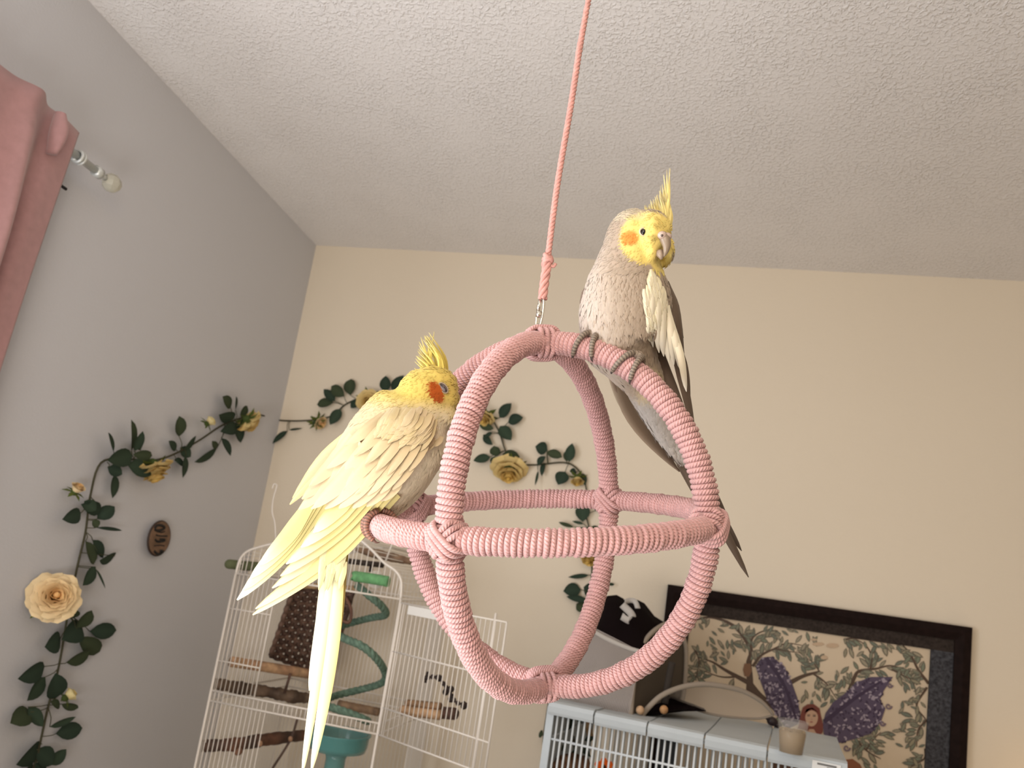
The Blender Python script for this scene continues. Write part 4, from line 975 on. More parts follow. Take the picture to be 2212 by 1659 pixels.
branches = [([(370, 800), (372, 700), (365, 600), (380, 520), (330, 420), (245, 335), (110, 290), (0, 310)], .010, .0022), ([(385, 740), (290, 690), (200, 640), (120, 590), (20, 560)], .0075, .001),
            ([(290, 690), (180, 690), (60, 650)], .003, .001), ([(370, 740), (440, 820), (530, 890), (600, 980)], .010, .007), ([(390, 620), (450, 545), (540, 500), (620, 465), (730, 480)], .004, .001),
            ([(540, 500), (640, 520), (730, 530)], .002, .0008), ([(640, 730), (730, 685), (840, 655)], .0065, .003), ([(800, 670), (880, 730), (950, 830)], .003, .001), ([(840, 655), (800, 600), (750, 560)], .002, .0008),
            ([(1040, 780), (1075, 690), (1110, 650), (1220, 635), (1320, 615), (1440, 650)], .0055, .001), ([(1180, 640), (1190, 560), (1150, 480), (1070, 400)], .0028, .001), ([(1320, 640), (1420, 690), (1480, 720)], .002, .0008),
            ([(1600, 740), (1500, 640), (1450, 540), (1400, 470)], .004, .0015), ([(1560, 760), (1490, 880), (1540, 960), (1590, 990)], .003, .001), ([(1570, 980), (1500, 1050), (1490, 1160)], .003, .001), ([(1600, 1180), (1540, 1240), (1450, 1290)], .003, .001),
            ([(0, 500), (30, 580), (10, 700)], .003, .001), ([(1060, 1080), (1150, 1180), (1250, 1240)], .0035, .001), ([(1150, 1180), (1210, 1100), (1250, 1060)], .002, .0008), ([(380, 520), (390, 430), (470, 380), (560, 380)], .003, .001), ([(1000, 440), (1080, 420), (1230, 440), (1380, 460)], .0025, .001)]
for pts_, w0, w1 in branches:
    C = [CQ(*q) for q in pts_]
    C = [(min(max(x, CX0), CX1), min(z, CZ1)) for x, z in C]
    strip(C, w0, w1, BR)
    for k in range(int(len(pts_) * 5.0)):
        i = prng.randrange(len(C) - 1); t = prng.random(); x = C[i][0] + (C[i + 1][0] - C[i][0]) * t; z = C[i][1] + (C[i + 1][1] - C[i][1]) * t
        if w0 > .006 and i < len(C) * 0.5 and w0 != .010: continue
        if i < 2 and w0 >= .010: continue
        a = math.atan2(C[i + 1][1] - C[i][1], C[i + 1][0] - C[i][0]) + prng.choice((-1, 1)) * prng.uniform(.4, 1.3)
        L = prng.uniform(.020, .036); pleaf(x + math.cos(a) * .004, z + math.sin(a) * .004, a, L, L * prng.uniform(.3, .42), prng.choice(LC))
def scatter(x0, y0, x1, y1, n, amean):
    for k in range(n):
        x, z = CQ(prng.uniform(x0, x1), prng.uniform(y0, y1)); a = amean + prng.gauss(0, .7); L = prng.uniform(.018, .034); pleaf(x, z, a, L, L * .36, prng.choice(LC))
scatter(20, 260, 330, 520, 26, -.9); scatter(330, 330, 560, 480, 18, .8); scatter(0, 520, 240, 720, 16, 2.6); scatter(560, 330, 720, 380, 8, -1.2); scatter(700, 380, 1000, 420, 6, -1.4)
scatter(1000, 400, 1560, 520, 26, -1.2); scatter(1380, 520, 1590, 900, 22, -2.0); scatter(1390, 830, 1560, 1290, 24, -2.8); scatter(1050, 1080, 1250, 1280, 14, -.8); scatter(700, 570, 860, 640, 8, .9); scatter(740, 700, 960, 860, 14, -1.4); scatter(940, 620, 1060, 780, 12, -2)
poly([CQ(*q) for q in [(335, 600), (375, 600), (385, 650), (365, 690), (335, 685), (325, 640)]], (0.20, 0.095, 0.045))
for x, y, a, b in ((830, 470, 40, 12), (925, 480, 42, 16), (870, 560, 24, 14), (800, 440, 22, 8)):
    poly([CQ(x + a * math.cos(t * .4488), y + b * math.sin(t * .4488)) for t in range(14)], (0.50, 0.36, 0.24))
PUR = (0.035, 0.016, 0.05); LIL = (0.36, 0.30, 0.36)
def inside(p, pg):
    r = False; j = len(pg) - 1
    for i in range(len(pg)):
        if (pg[i][1] > p[1]) != (pg[j][1] > p[1]) and p[0] < (pg[j][0] - pg[i][0]) * (p[1] - pg[i][1]) / (pg[j][1] - pg[i][1]) + pg[i][0]: r = not r
        j = i
    return r
for wing_, ax0, ax1 in (([(520, 555), (600, 615), (650, 720), (690, 830), (712, 960), (690, 1010), (620, 1040), (560, 960), (495, 860), (450, 740), (410, 620), (450, 560)], (480, 560), (690, 1000)),
                        ([(860, 1000), (880, 930), (930, 860), (1010, 800), (1080, 730), (1180, 690), (1330, 690), (1270, 780), (1240, 850), (1280, 900), (1250, 990), (1180, 1070), (1060, 1110), (940, 1140), (870, 1110)], (870, 990), (1250, 720))):
    poly([CQ(*q) for q in wing_], (0.075, 0.05, 0.095))
    xs = [q[0] for q in wing_]; ys = [q[1] for q in wing_]; k = 0
    while k < 175:
        q = (prng.uniform(min(xs), max(xs)), prng.uniform(min(ys), max(ys)))
        if not inside(q, wing_): continue
        k += 1; a = prng.uniform(0, 6.28); r = prng.uniform(8, 20)
        strip([CQ(q[0] + r * f * math.cos(a + f * 2.4), q[1] + r * f * math.sin(a + f * 2.4)) for f in (0, .35, .7, 1)], .0026, .0016, LIL if k % 2 else PUR, 8)
    strip([CQ(*ax0), CQ((ax0[0] + ax1[0]) / 2 + 20, (ax0[1] + ax1[1]) / 2 - 25), CQ(*ax1)], .006, .003, PUR)
for c_, r in (((1300, 885), 22), ((1260, 1000), 20), ((1310, 745), 18), ((940, 1160), 26), ((1020, 1165), 24)):
    strip([CQ(c_[0] + r * (1 - t / 14) * math.cos(t * .6), c_[1] + r * (1 - t / 14) * math.sin(t * .6)) for t in range(13)], .0026, .0014, (0.16, .11, .14), 26)
poly([CQ(*q) for q in [(700, 1010), (712, 940), (725, 895), (760, 872), (800, 872), (838, 900), (848, 950), (862, 1010), (860, 1060), (835, 1090), (800, 1060), (770, 1055), (730, 1045), (690, 1035)]], (0.17, 0.035, 0.02))
poly([CQ(785 + 43 * math.cos(t * .3927), 960 + (62 if math.sin(t * .3927) > 0 else 46) * math.sin(t * .3927)) for t in range(16)], (0.52, 0.33, 0.22))
poly([CQ(*q) for q in [(738, 935), (750, 905), (790, 895), (832, 930), (828, 900), (790, 878), (752, 886)]], (0.15, 0.03, 0.018))
for x, y, a, b, c in ((765, 950, 11, 4, (.08, .05, .04)), (803, 952, 12, 4.5, (.08, .05, .04)), (765, 942, 13, 2, (.15, .06, .03)), (804, 943, 14, 2, (.15, .06, .03)), (783, 992, 11, 4.5, (.30, .08, .06)), (785, 974, 4, 3, (.34, .19, .12))):
    poly([CQ(x + a * math.cos(t * .628), y + b * math.sin(t * .628)) for t in range(10)], c)
# rest of the figure, lower than the frame of view: shoulders and a russet gown
poly([CQ(*q) for q in [(770, 1040), (800, 1040), (830, 1090), (900, 1150), (960, 1300), (940, 1600), (700, 1600), (660, 1300), (700, 1120)]], (0.48, 0.30, 0.20))
poly([CQ(*q) for q in [(1010, 1245), (1060, 1240), (1110, 1275), (1140, 1340), (1100, 1420), (1010, 1400)]], (0.24, 0.075, 0.025))
make('art_print', g, M_print, pic, smooth=False)
# ------------------------------------------------------------------ white wire bird cage in the corner
BX0, BX1, BY0, BY1, BZ1, BZ0 = -1.093, -0.634, 1.80, 2.21, 1.268, 0.42
cage = thing('birdcage', ((BX0 + BX1) / 2, (BY0 + BY1) / 2, 0.0), 'tall white wire bird cage with an open front door in the corner', 'bird cage')
def wire(g, pts, r=0.0022, seg=6): tube(g, np.array(pts, float), r, seg=seg)
g = Geo()
for x in (BX0, BX1):
    for y in (BY0, BY1): wire(g, [(x, y, 0.0), (x, y, BZ1)], .0035, 8)
for z in (BZ1, BZ0, 0.97, 0.945):
    wire(g, [(BX0, BY0, z), (BX1, BY0, z)], .0026); wire(g, [(BX0, BY1, z), (BX1, BY1, z)], .0026); wire(g, [(BX0, BY0, z), (BX0, BY1, z)], .0026); wire(g, [(BX1, BY0, z), (BX1, BY1, z)], .0026)
# vaulted roof line front and back
arc = [(BX0, 1.268), (BX0 + .004, 1.305), (BX0 + .02, 1.328), (BX0 + .055, 1.345), (BX0 + .10, 1.362), (BX0 + .16, 1.385), (BX0 + .24, 1.405), (BX0 + .30, 1.404), (BX0 + .325, 1.398), (BX0 + .36, 1.378), (BX0 + .40, 1.350), (BX0 + .432, 1.335), (BX0 + .452, 1.312), (BX1, 1.268)]
AR = catmull([(x, 0, z) for x, z in arc], 60)
for y in (BY0, BY1): tube(g, [(q[0], y, q[2]) for q in AR], .0036, seg=7)
DX0 = -0.972   # left edge of the door opening
wire(g, [(DX0, BY0, BZ1), (DX0, BY0, 0.97)], .0022)
for z in (1.178, 1.045): wire(g, [(BX0, BY0, z), (DX0, BY0, z)], .0020)
wire(g, [(DX0 - .02, BY0, 0.80), (BX1, BY0, 0.80)], .002)
# hanger hook and a stay wire on the roof
hk = [onY(596, 1172, BY0 + .05), onY(594, 1130, BY0 + .05), onY(588, 1105, BY0 + .05), onY(591, 1075, BY0 + .05), onY(598, 1050, BY0 + .05), onY(592, 1046, BY0 + .05), onY(588, 1056, BY0 + .05)]
tube(g, catmull(hk, 30), .0022, seg=7)
wire(g, [onY(853, 1160, BY0 + .1), onY(833, 1212, BY0 + .1)], .0028)
make('frame', g, M_wire, cage)
def bars(name, segs, r=0.00125):
    g = Geo()
    for a, b in segs: tube(g, [a, b], r, seg=5)
    return tag(make(name, g, M_wire, cage), kind='stuff')
sp = 0.0122
bars('front_bars', [((x, BY0, 0.97), (x, BY0, BZ1)) for x in np.arange(BX0 + sp, DX0, sp)] + [((x, BY0, BZ0), (x, BY0, 0.97)) for x in np.arange(BX0 + sp, BX1, sp) if x < BX0 + 0.17 or True and x > BX1 + 1] + [((x, BY0, 0.945), (x, BY0, 0.97)) for x in np.arange(BX0 + .18, BX1, sp)] + [((x, BY0, BZ0), (x, BY0, 0.80)) for x in np.arange(BX0 + .18, BX1, sp)])
bars('roof_bars', [((q[0], BY0, BZ1), (q[0], BY0, q[2])) for q in AR[4::2]] + [((q[0], BY0, q[2]), (q[0], BY1, q[2])) for q in AR[1::2]])
bars('back_bars', [((x, BY1, BZ0), (x, BY1, BZ1 + .07)) for x in np.arange(BX0 + sp, BX1, sp)])
bars('side_bars', [((BX0, y, BZ0), (BX0, y, BZ1)) for y in np.arange(BY0 + sp, BY1, sp)])
bars('side_bars', [((BX1, y, BZ0), (BX1, y, BZ1)) for y in np.arange(BY0 + .26, BY1, sp)])
g = Geo(); box(g, (BX0, BY0, BZ0 - .05), (BX1, BY1, BZ0)); make('tray', g, M_wire, cage, smooth=False)
# the open door, swung out to the right
h1, h0 = np.array([BX1, BY0, 1.262]), np.array([BX1, BY0, 0.972])
e1 = onY(1097, 1332, 1.63); e1[2] = 1.262; ed = nrm(np.array([e1[0] - BX1, 1.63 - BY0, 0])); DW = float(np.linalg.norm(e1[:2] - h1[:2]))
D = lambda s, z: np.array([BX1, BY0, 0]) + ed * DW * s + np.array([0, 0, z])
g = Geo()
for z in (1.260, 1.142, 1.008, 0.945): wire(g, [D(0, z), D(1, z)], .0022)
for s in (0.012, 0.04, 1.0): wire(g, [D(s, .945), D(s, 1.26)], .0022)
wire(g, [D(.9, .90), D(.9, 1.275)], .003)
door = make('door', g, M_wire, cage)
g = Geo()
for s in np.arange(.06, 1.0, .0425): tube(g, [D(s, .945), D(s, 1.26)], .00135, seg=5)
tag(make('door_bars', g, M_wire, door), kind='stuff')
g = Geo(); nrmd = np.cross(ed, (0, 0, 1))
slab(g, [D(.10, 1.257) + nrmd * .003, D(.40, 1.257) + nrmd * .003, D(.40, 1.236) + nrmd * .003, D(.10, 1.236) + nrmd * .003], nrmd, .002, (0.8, .78, .74)); make('latch_plate', g, M_vcs, door, smooth=False)
# perches and toys
def wood_rod(name, pts, r, cols, label, cat, rough=0.12, seg=12, parent=None):
    g = Geo(); C = catmull(pts, 40); rr = np.full(40, r) if np.isscalar(r) else np.interp(np.linspace(0, 1, 40), np.linspace(0, 1, len(r)), r)
    rr = rr * (1 + rough * np.array([math.sin(i * .9) * .5 + math.sin(i * 2.3) * .5 for i in range(40)]))
    cl = [lerp(cols[0], cols[1], 0.5 + 0.5 * math.sin(i * .55)) for i in range(40)]
    tube(g, C, rr, seg=seg, col=cl)
    o = make(name, g, M_wood, parent)
    if label: tag(o, label, cat)
    return o
Yc = lambda x, y, d=.0: onY(x, y, BY0 + d)
def C5(x, y, d=0.1): return onY(400 + x / 2.596, 1020 + y / 2.596, BY0 + d)
wood_rod('wooden_perch', [C5(255, 1062, .02), C5(450, 1092, .1), C5(640, 1122, .2), C5(690, 1130, .24)], .0135, ((0.42, .24, .14), (0.48, .30, .17)), 'smooth tan wooden perch below the woven mat', 'perch', .02)
wood_rod('branch_perch', [C5(165, 1185, .02), C5(320, 1212, .1), C5(480, 1235, .16), C5(600, 1258, .2), C5(700, 1268, .25)], [.014, .0165, .015, .018, .012], ((0.075, .045, .03), (0.16, .105, .07)), 'dark rough bark branch perch just above the door bottom rail', 'perch', .15)
br = wood_rod('branch_perch', [C5(95, 1535, .03), C5(290, 1525, .08), C5(450, 1500, .15), C5(640, 1478, .26), C5(700, 1470, .28)], [.015, .017, .017, .015, .013], ((0.13, .055, .03), (0.07, .04, .028)), 'thick reddish brown knotty branch perch low in the white cage', 'perch', .12)
g = Geo()
for x, y in ((430, 1512), (598, 1487)): ball(g, C5(x, y, .12 if x < 500 else .2) - CF * .012, (.0065, .008, .004), (0.34, .19, .11), axes=[CR, CU, CF])
ball(g, C5(300, 1560, .08) - CF * .004, (.012, .012, .008), (0.20, .10, .06), axes=[CR, CU, CF])
make('knot', g, M_wood, br)
wood_rod('wooden_perch', [C5(860, 1300, .34), C5(960, 1320, .34), C5(1085, 1345, .34)], .012, ((0.30, .19, .11), (0.24, .15, .09)), 'tan wooden perch at the back of the cage behind the green spiral', 'perch', .05)
# rope spiral perch
sp_ = thing('spiral_perch', C5(1000, 900, .15), 'dull green rope spiral perch hanging in the white cage', 'perch')
ctl = [(965, 635, .12), (1030, 690, .08), (1105, 755, .12), (1122, 800, .18), (1050, 815, .24), (930, 845, .28), (850, 875, .22), (850, 905, .12), (900, 935, .08), (1000, 980, .06), (1085, 1060, .10), (1125, 1140, .18), (1095, 1185, .24), (980, 1220, .28), (850, 1252, .24), (780, 1285, .14), (800, 1310, .08), (900, 1345, .06), (1000, 1385, .08), (1030, 1400, .10)]
g = Geo(); braided(g, catmull([C5(*q) for q in ctl], 260), .0045, .0065, .05, 3)
make('rope', g, M_greenrope, sp_)
g = Geo(); tube(g, [C5(965, 630, .12), C5(968, 560, .11)], .003, seg=8); tube(g, [C5(1045, 520, .05), C5(1040, 560, .05)], .005, seg=8); make('bolt', g, M_frame, sp_)
# green ring cushion perch and washers
cu = thing('padded_perch', C5(1045, 598, .02), 'bright green padded ring perch with white washer at the top of the cage', 'perch')
g = Geo(); tube(g, catmull([C5(950, 585, .0), C5(960, 585, .0), C5(1050, 598, .0), C5(1130, 612, .0), C5(1142, 614, .0)], 30), [.006] + [.0135] * 28 + [.006], seg=14, col=(0.13, 0.34, 0.13)); make('pad', g, mat('green_pad', (0.13, 0.33, 0.14), 0.9, bump=(300, .5, .002), noise=(80, .2)), cu)
g = Geo(); tube(g, [C5(1068, 602, .02), C5(1072, 602, .035)], .022, seg=24); make('washer', g, M_wire, cu)
wood = tube
g = Geo(); tube(g, catmull([C5(248, 516, .0), C5(256, 516, .0), C5(330, 524, .03), C5(425, 530, .06), C5(432, 530, .06)], 30), [.006] + [.0125] * 28 + [.006], seg=14)
tag(make('padded_perch', g, mat('olive_pad', (0.11, 0.125, 0.06), 0.9, bump=(300, .5, .002))), 'olive green padded perch poking out at the top left of the cage', 'perch')
# bark pieces on the roof
wood_rod('bark_strip', [onY(770, 1187, BY0 + .20), onY(810, 1196, BY0 + .2), onY(860, 1207, BY0 + .2), onY(892, 1214, BY0 + .2)], [.006, .0135, .012, .008], ((0.22, .13, .08), (0.28, .18, .11)), 'flat brown bark strip lying across the top of the white cage', 'bark', .1)
g = Geo(); tube(g, [onY(752, 1212, BY0 + .12), onY(828, 1221, BY0 + .12)], .0075, seg=10, col=(0.035, .022, .015))
tag(make('roof_perch', g, M_wood), 'dark brown dowel perch under the roof of the white cage', 'perch')
# woven mat
mt = thing('woven_mat', C5(640, 850, .2), 'brown woven seagrass mat hanging as a slanted tent in the white cage', 'mat')
MTq = [(606, 664, .12), (945, 655, .20), (800, 1150, .36), (478, 1032, .22)]
def mq(u, v):
    a = np.array(MTq[0]) * (1 - u) + np.array(MTq[1]) * u; b = np.array(MTq[3]) * (1 - u) + np.array(MTq[2]) * u; q = a * (1 - v) + b * v
    return C5(q[0], q[1], q[2] + .03 * math.sin(math.pi * u))
tops = ((0.085, .045, .032), (0.15, .085, .06))
for j in range(17):
    g = Geo(); v = j / 16
    pts = [mq(u, v) + CF * .0045 * math.sin(u * 13 * math.pi + j * math.pi) for u in np.linspace(0, 1, 40)]
    tube(g, pts, .0054, seg=6, col=tops[j % 2]); make('weft_cord', g, M_wood, mt)
for i in range(14):
    g = Geo(); u = i / 13
    pts = [mq(u, v) - CF * .0045 * math.sin(v * 16 * math.pi + i * math.pi) for v in np.linspace(0, 1, 44)]
    tube(g, pts, .0052 if 0 < i < 13 else .0075, seg=6, col=tops[(i + 1) % 2]); make('warp_cord', g, M_wood, mt)
wood_rod('header_bar', [C5(600, 640, .12), C5(770, 640, .16), C5(960, 655, .2)], .008, ((0.30, .19, .10), (0.36, .24, .13)), None, None, .1, parent=mt)
g = Geo(); tube(g, [C5(590, 1130, .15), C5(556, 1240, .15)], .004, seg=6, col=(.10, .05, .035)); tube(g, catmull([C5(900, 700, .2), C5(930, 770, .2), C5(920, 840, .2), C5(870, 830, .2)], 16), .005, seg=6, col=(.15, .07, .045)); tube(g, catmull([C5(630, 1380, .2), C5(590, 1500, .2), C5(490, 1660, .2)], 12), .0035, seg=6, col=(.10, .06, .045)); make('tie_cord', g, M_wood, mt)
# teal dish on a pedestal
tb = C5(880, 1500, .16); dish = thing('feeder_dish', C5(850, 1660, .16), 'translucent teal plastic feeder dish on a stem in the white cage', 'dish')
def lathe(g, c, prof, seg=36, col=None, axis=None):
    V = []; n = len(prof)
    for r, h in prof:
        for j in range(seg): a = 2 * math.pi * j / seg; V.append((c[0] + r * math.cos(a), c[1] + r * math.sin(a), c[2] + h))
    g.add(V, [(i * seg + j, i * seg + (j + 1) % seg, (i + 1) * seg + (j + 1) % seg, (i + 1) * seg + j) for i in range(n - 1) for j in range(seg)], col)
g = Geo(); dz = C5(870, 1462, .16); rd = .078
lathe(g, dz, [(.001, -.050), (.03, -.050), (rd * .93, -.042), (rd * .98, -.03), (rd, -.006), (rd + .004, 0), (rd + .004, .003), (rd - .003, .003), (rd - .004, -.006), (rd * .94, -.028), (rd * .88, -.037), (.03, -.045), (.001, -.045)])
make('bowl', g, M_teal, dish)
g = Geo(); lathe(g, dz, [(.001, -.050), (.030, -.050), (.026, -.065), (.026, -.10), (.04, -.16), (.05, -.30), (.001, -.30)]); make('stem', g, M_teal, dish)
# things behind the open door: twisted toy and platform
wt = thing('twisted_toy', D(.55, 1.08) - nrmd * .03, 'dark brown knobbly twisted toy hooked behind the open cage door', 'bird toy')
def C7(x, y, Y=1.72): return onY(800 + x / 3.96, 1240 + y / 3.96, Y)
TY = [(470, 890, 1.80), (500, 885, 1.79), (560, 880, 1.78), (600, 905, 1.775), (640, 960, 1.77), (680, 1000, 1.765), (700, 1060, 1.76), (750, 1105, 1.75), (825, 1110, 1.745)]
g = Geo(); tube(g, catmull([C7(*q) for q in TY], 60), .0045 * (1 + .45 * np.sin(np.arange(60) * 1.25)), seg=8, col=(0.03, .016, .012)); tube(g, [C7(490, 835, 1.8), C7(470, 930, 1.8)], .003, seg=6, col=(.03, .016, .012)); make('twig', g, M_wood, wt)
for x, y, Y_ in ((590, 890, 1.775), (645, 1010, 1.77), (690, 985, 1.765), (800, 1130, 1.748), (690, 1070, 1.76)):
    g = Geo(); ball(g, C7(x, y, Y_), .008, (.025, .014, .01)); make('bead', g, M_wood, wt)
pf = thing('perch_platform', C7(440, 1180, 1.79), 'short tan wooden block perch behind the lower part of the cage door', 'perch')
for (a, b, r, c) in (((270, 1165), (600, 1205), .012, (0.46, .28, .15)), ((310, 1100), (600, 1130), .008, (0.28, .16, .08)), ((600, 1185), (720, 1195), .014, (0.09, .045, .03))):
    g = Geo(); tube(g, catmull([C7(*a, 1.80), C7(*b, 1.765)], 12), r, seg=10, col=c); make('block', g, M_wood, pf)
# ------------------------------------------------------------------ pale blue cage on a table, right
ZT = 1.10
fl, fr, brr = onZ(1192, 1518, ZT), onZ(1827, 1648, ZT), onZ(1758, 1581, ZT)
ex = nrm(fr - fl); WB = float(np.linalg.norm(fr - fl)); ey = np.array([-ex[1], ex[0], 0]); DB = 0.40; HB = 0.42
B = lambda s, d, h: fl + ex * WB * s + ey * DB * d + np.array([0, 0, h])
bc = thing('small_animal_cage', B(.5, .5, -HB), 'pale blue flat-topped cage with upright white bars below the picture', 'cage')
seams = [0, .170, .362, .558, .762, 1.0]
for i in range(5):
    g = Geo(); s0, s1 = seams[i] + (.003 if i else -.004), seams[i + 1] - (.003 if i < 4 else -.004)
    hh = 0.0025 * (i == 0)
    # panel with a rolled front lip
    prof = [(-.035, -.020), (-.045, -.008), (-.03, .0), (0.0, .003), (.03, .001), (.5, -.001), (1.0, .001), (1.02, -.012)]
    V = []
    for s in (s0, s1):
        for d, h in prof: V.append(B(s, d, h + hh))
        for d, h in reversed(prof): V.append(B(s, d + (.01 if d < 0 else 0), h + hh - .006))
    n = len(prof) * 2
    g.add(V, [tuple(range(n - 1, -1, -1)), tuple(range(n, 2 * n))] + [(k, (k + 1) % n, (k + 1) % n + n, k + n) for k in range(n)])
    make('top_panel', g, M_bluep, bc, smooth=False)
g = Geo()
for s in (0.002, .998):
    for d in (0.02, .98):
        c_ = B(s, d, 0); tube(g, [c_ - (0, 0, HB), c_ - (0, 0, .01)], .007, seg=8)
for d in (0.0, 1.0):
    tube(g, [B(0, d, -.012), B(1, d, -.012)], .004, seg=8); tube(g, [B(0, d, -.075), B(1, d, -.075)], .0026, seg=8); tube(g, [B(0, d, -.21), B(1, d, -.21)], .0026, seg=8)
for s in (0, 1): tube(g, [B(s, 0, -.012), B(s, 1, -.012)], .004, seg=8); tube(g, [B(s, 0, -.075), B(s, 1, -.075)], .0026, seg=8)
make('frame', g, M_bluew, bc)
g = Geo()
slab(g, [B(-.012, 0.0, -.006), B(-.012, 1, -.006), B(-.012, 1, -HB + .02), B(-.012, 0.0, -HB + .02)], -ex, .006); slab(g, [B(-.014, 0, -.01), B(.016, -0.012, -.01), B(.016, -.012, -HB), B(-.014, 0, -HB)], -ey, .004)
make('side_panel', g, M_bluep, bc, smooth=False)
g0_ = Geo(); tube(g0_, [(0, 0, 0), (0, 0, -HB + .02)], .0024, seg=6); o = make('bar', g0_, M_bluew, bc); bm_ = o.data; r0 = np.array(bc.location)
bm_.transform(Matrix.Translation(Vector(r0)))
k = 0
for s in np.arange(.03, .995, .0208):
    q = B(s, 0, -.006) - r0
    if k == 0: ob = o
    else: ob = bpy.data.objects.new('bar', bm_); COL.objects.link(ob); ob.parent = bc
    ob.location = q; k += 1
g = Geo()
for s in np.arange(.03, .995, .0208): tube(g, [B(s, 1, -.006), B(s, 1, -HB + .02)], .0016, seg=5)
for d in np.arange(.06, .98, .045): tube(g, [B(1, d, -.006), B(1, d, -HB + .02)], .0016, seg=5)
tag(make('back_bars', g, M_bluew, bc), kind='stuff')
g = Geo(); slab(g, [B(0, 0, -HB + .03), B(1, 0, -HB + .03), B(1, 1, -HB + .03), B(0, 1, -HB + .03)], (0, 0, 1), .028); make('tray', g, M_bluep, bc, smooth=False)
g = Geo(); slab(g, [B(.90, -.05, -.004), B(.985, -.05, -.004), B(.985, -.044, -.026), B(.90, -.044, -.026)], -ey, .001, (0.75, .76, .76))
for i in range(12):
    s = .945 + .003 * i; slab(g, [B(s, -.052, -.012), B(s + .0014, -.052, -.012), B(s + .0014, -.048, -.023), B(s, -.048, -.023)], -ey, .0006, (.05, .05, .05))
slab(g, [B(.915, -.053, -.007), B(.972, -.053, -.007), B(.972, -.052, -.0105), B(.915, -.052, -.0105)], -ey, .0006, (.15, .15, .15))
make('barcode_label', g, M_vcs, bc, smooth=False)
# contents of the blue cage
def Bp(x, y, d):   # point in the plane d of the cage depth
    n = ey; q0 = B(0, d, 0); v = ray(x, y); t = ((q0 - CP) @ n) / (v @ n); return CP + v * t
fl_ = thing('silk_flower', Bp(1303, 1650, .25), 'orange silk flower behind the bars of the blue cage', 'flower')
for k in range(6):
    g = Geo(); a = k * math.pi / 3 + .5; c0 = Bp(1304, 1658, .25); d = CR * math.cos(a) + CU * math.sin(a); s = np.cross(CF, d); r = .021
    g.add([c0, c0 + d * r * .6 + s * r * .5 - CF * .004, c0 + d * r * .6 - s * r * .5 - CF * .004, c0 + d * r * 1.05 + s * r * .2, c0 + d * r * 1.05 - s * r * .2], [(0, 1, 2), (1, 3, 4, 2)], (0.80, 0.13, 0.015)); make('petal', g, M_petal, fl_)
g = Geo(); ball(g, Bp(1304, 1657, .24), .005, (.05, .03, .02)); tube(g, [Bp(1304, 1660, .26), Bp(1300, 1800, .3)], .002, seg=6, col=(.06, .09, .03)); make('flower_stem', g, M_leaf, fl_)
fo = thing('silk_foliage', Bp(1240, 1600, .4), 'dark green silk leaves inside the left end of the blue cage', 'foliage')
for (x, y, a, L, w) in [(1225, 1580, 1.2, 26, 13), (1237, 1570, 2.0, 30, 14), (1252, 1565, 1.5, 26, 16), (1222, 1610, 3.6, 30, 16), (1262, 1600, .4, 26, 15), (1255, 1612, -.8, 30, 16), (1210, 1622, 4.0, 26, 15), (1240, 1618, 4.6, 30, 14)]:
    g = Geo(); c0 = Bp(x, y, .35); d = CR * math.cos(a) + CU * math.sin(a); s = np.cross(CF, d); k = .00112
    g.add([c0, c0 + d * L * k * .4 + s * w * k * .5, c0 + d * L * k * .4 - s * w * k * .5, c0 + d * L * k - CF * .006, c0 + d * L * k * .4 - CF * .005], [(0, 1, 4), (0, 4, 2), (1, 3, 4), (4, 3, 2)], (0.022, 0.030, 0.018)); make('leaf', g, M_leaf, fo)
g = Geo(); tube(g, catmull([Bp(1238, 1590, .38), Bp(1245, 1660, .4), Bp(1240, 1840, .42)], 10), .003, seg=6, col=(.06, .05, .03)); make('stem', g, M_leaf, fo)
wood_rod('cork_log', [Bp(1195, 1668, .2), Bp(1228, 1648, .3), Bp(1262, 1655, .4)], .020, ((0.16, .07, .035), (0.24, .12, .06)), 'reddish brown cork log inside the blue cage beside the orange flower', 'log', .2)
wood_rod('wood_chew', [Bp(1268, 1548, .5), Bp(1276, 1600, .5)], .008, ((0.36, .21, .10), (0.42, .26, .13)), 'upright tan wood chew in the blue cage right of the dark leaves', 'wood toy', .05)
g = Geo(); slab(g, [Bp(1428, 1560, .8), Bp(1466, 1568, .8), Bp(1452, 1720, .8), Bp(1414, 1712, .8)], -ey, .02, (0.012, .013, .014)); tag(make('dark_board', g, M_vc, None, False), 'black upright board seen through the bars at the middle of the blue cage', 'board')
wood_rod('log_tunnel', [Bp(1690, 1668, .3), Bp(1722, 1668, .4), Bp(1760, 1680, .5)], .030, ((0.13, .055, .03), (0.20, .10, .05)), 'brown log tunnel at the right end inside the blue cage', 'log', .15)
# table under the cage
tb = thing('table', B(.5, .5, -1.1), 'plain wooden table carrying the pale blue cage', 'table')
g = Geo(); slab(g, [B(-.12, -.2, -HB - .0005), B(1.15, -.2, -HB - .0005), B(1.15, 1.3, -HB - .0005), B(-.12, 1.3, -HB - .0005)], (0, 0, 1), .03, (.24, .15, .09)); make('table_top', g, M_wood, tb, False)
for s, d in ((-.08, -.12), (1.11, -.12), (-.08, 1.2), (1.11, 1.2)):
    g = Geo(); c_ = B(s, d, 0); box(g, (c_[0] - .02, c_[1] - .02, 0), (c_[0] + .02, c_[1] + .02, ZT - HB - .03), (.24, .15, .09)); make('leg', g, M_wood, tb, False)
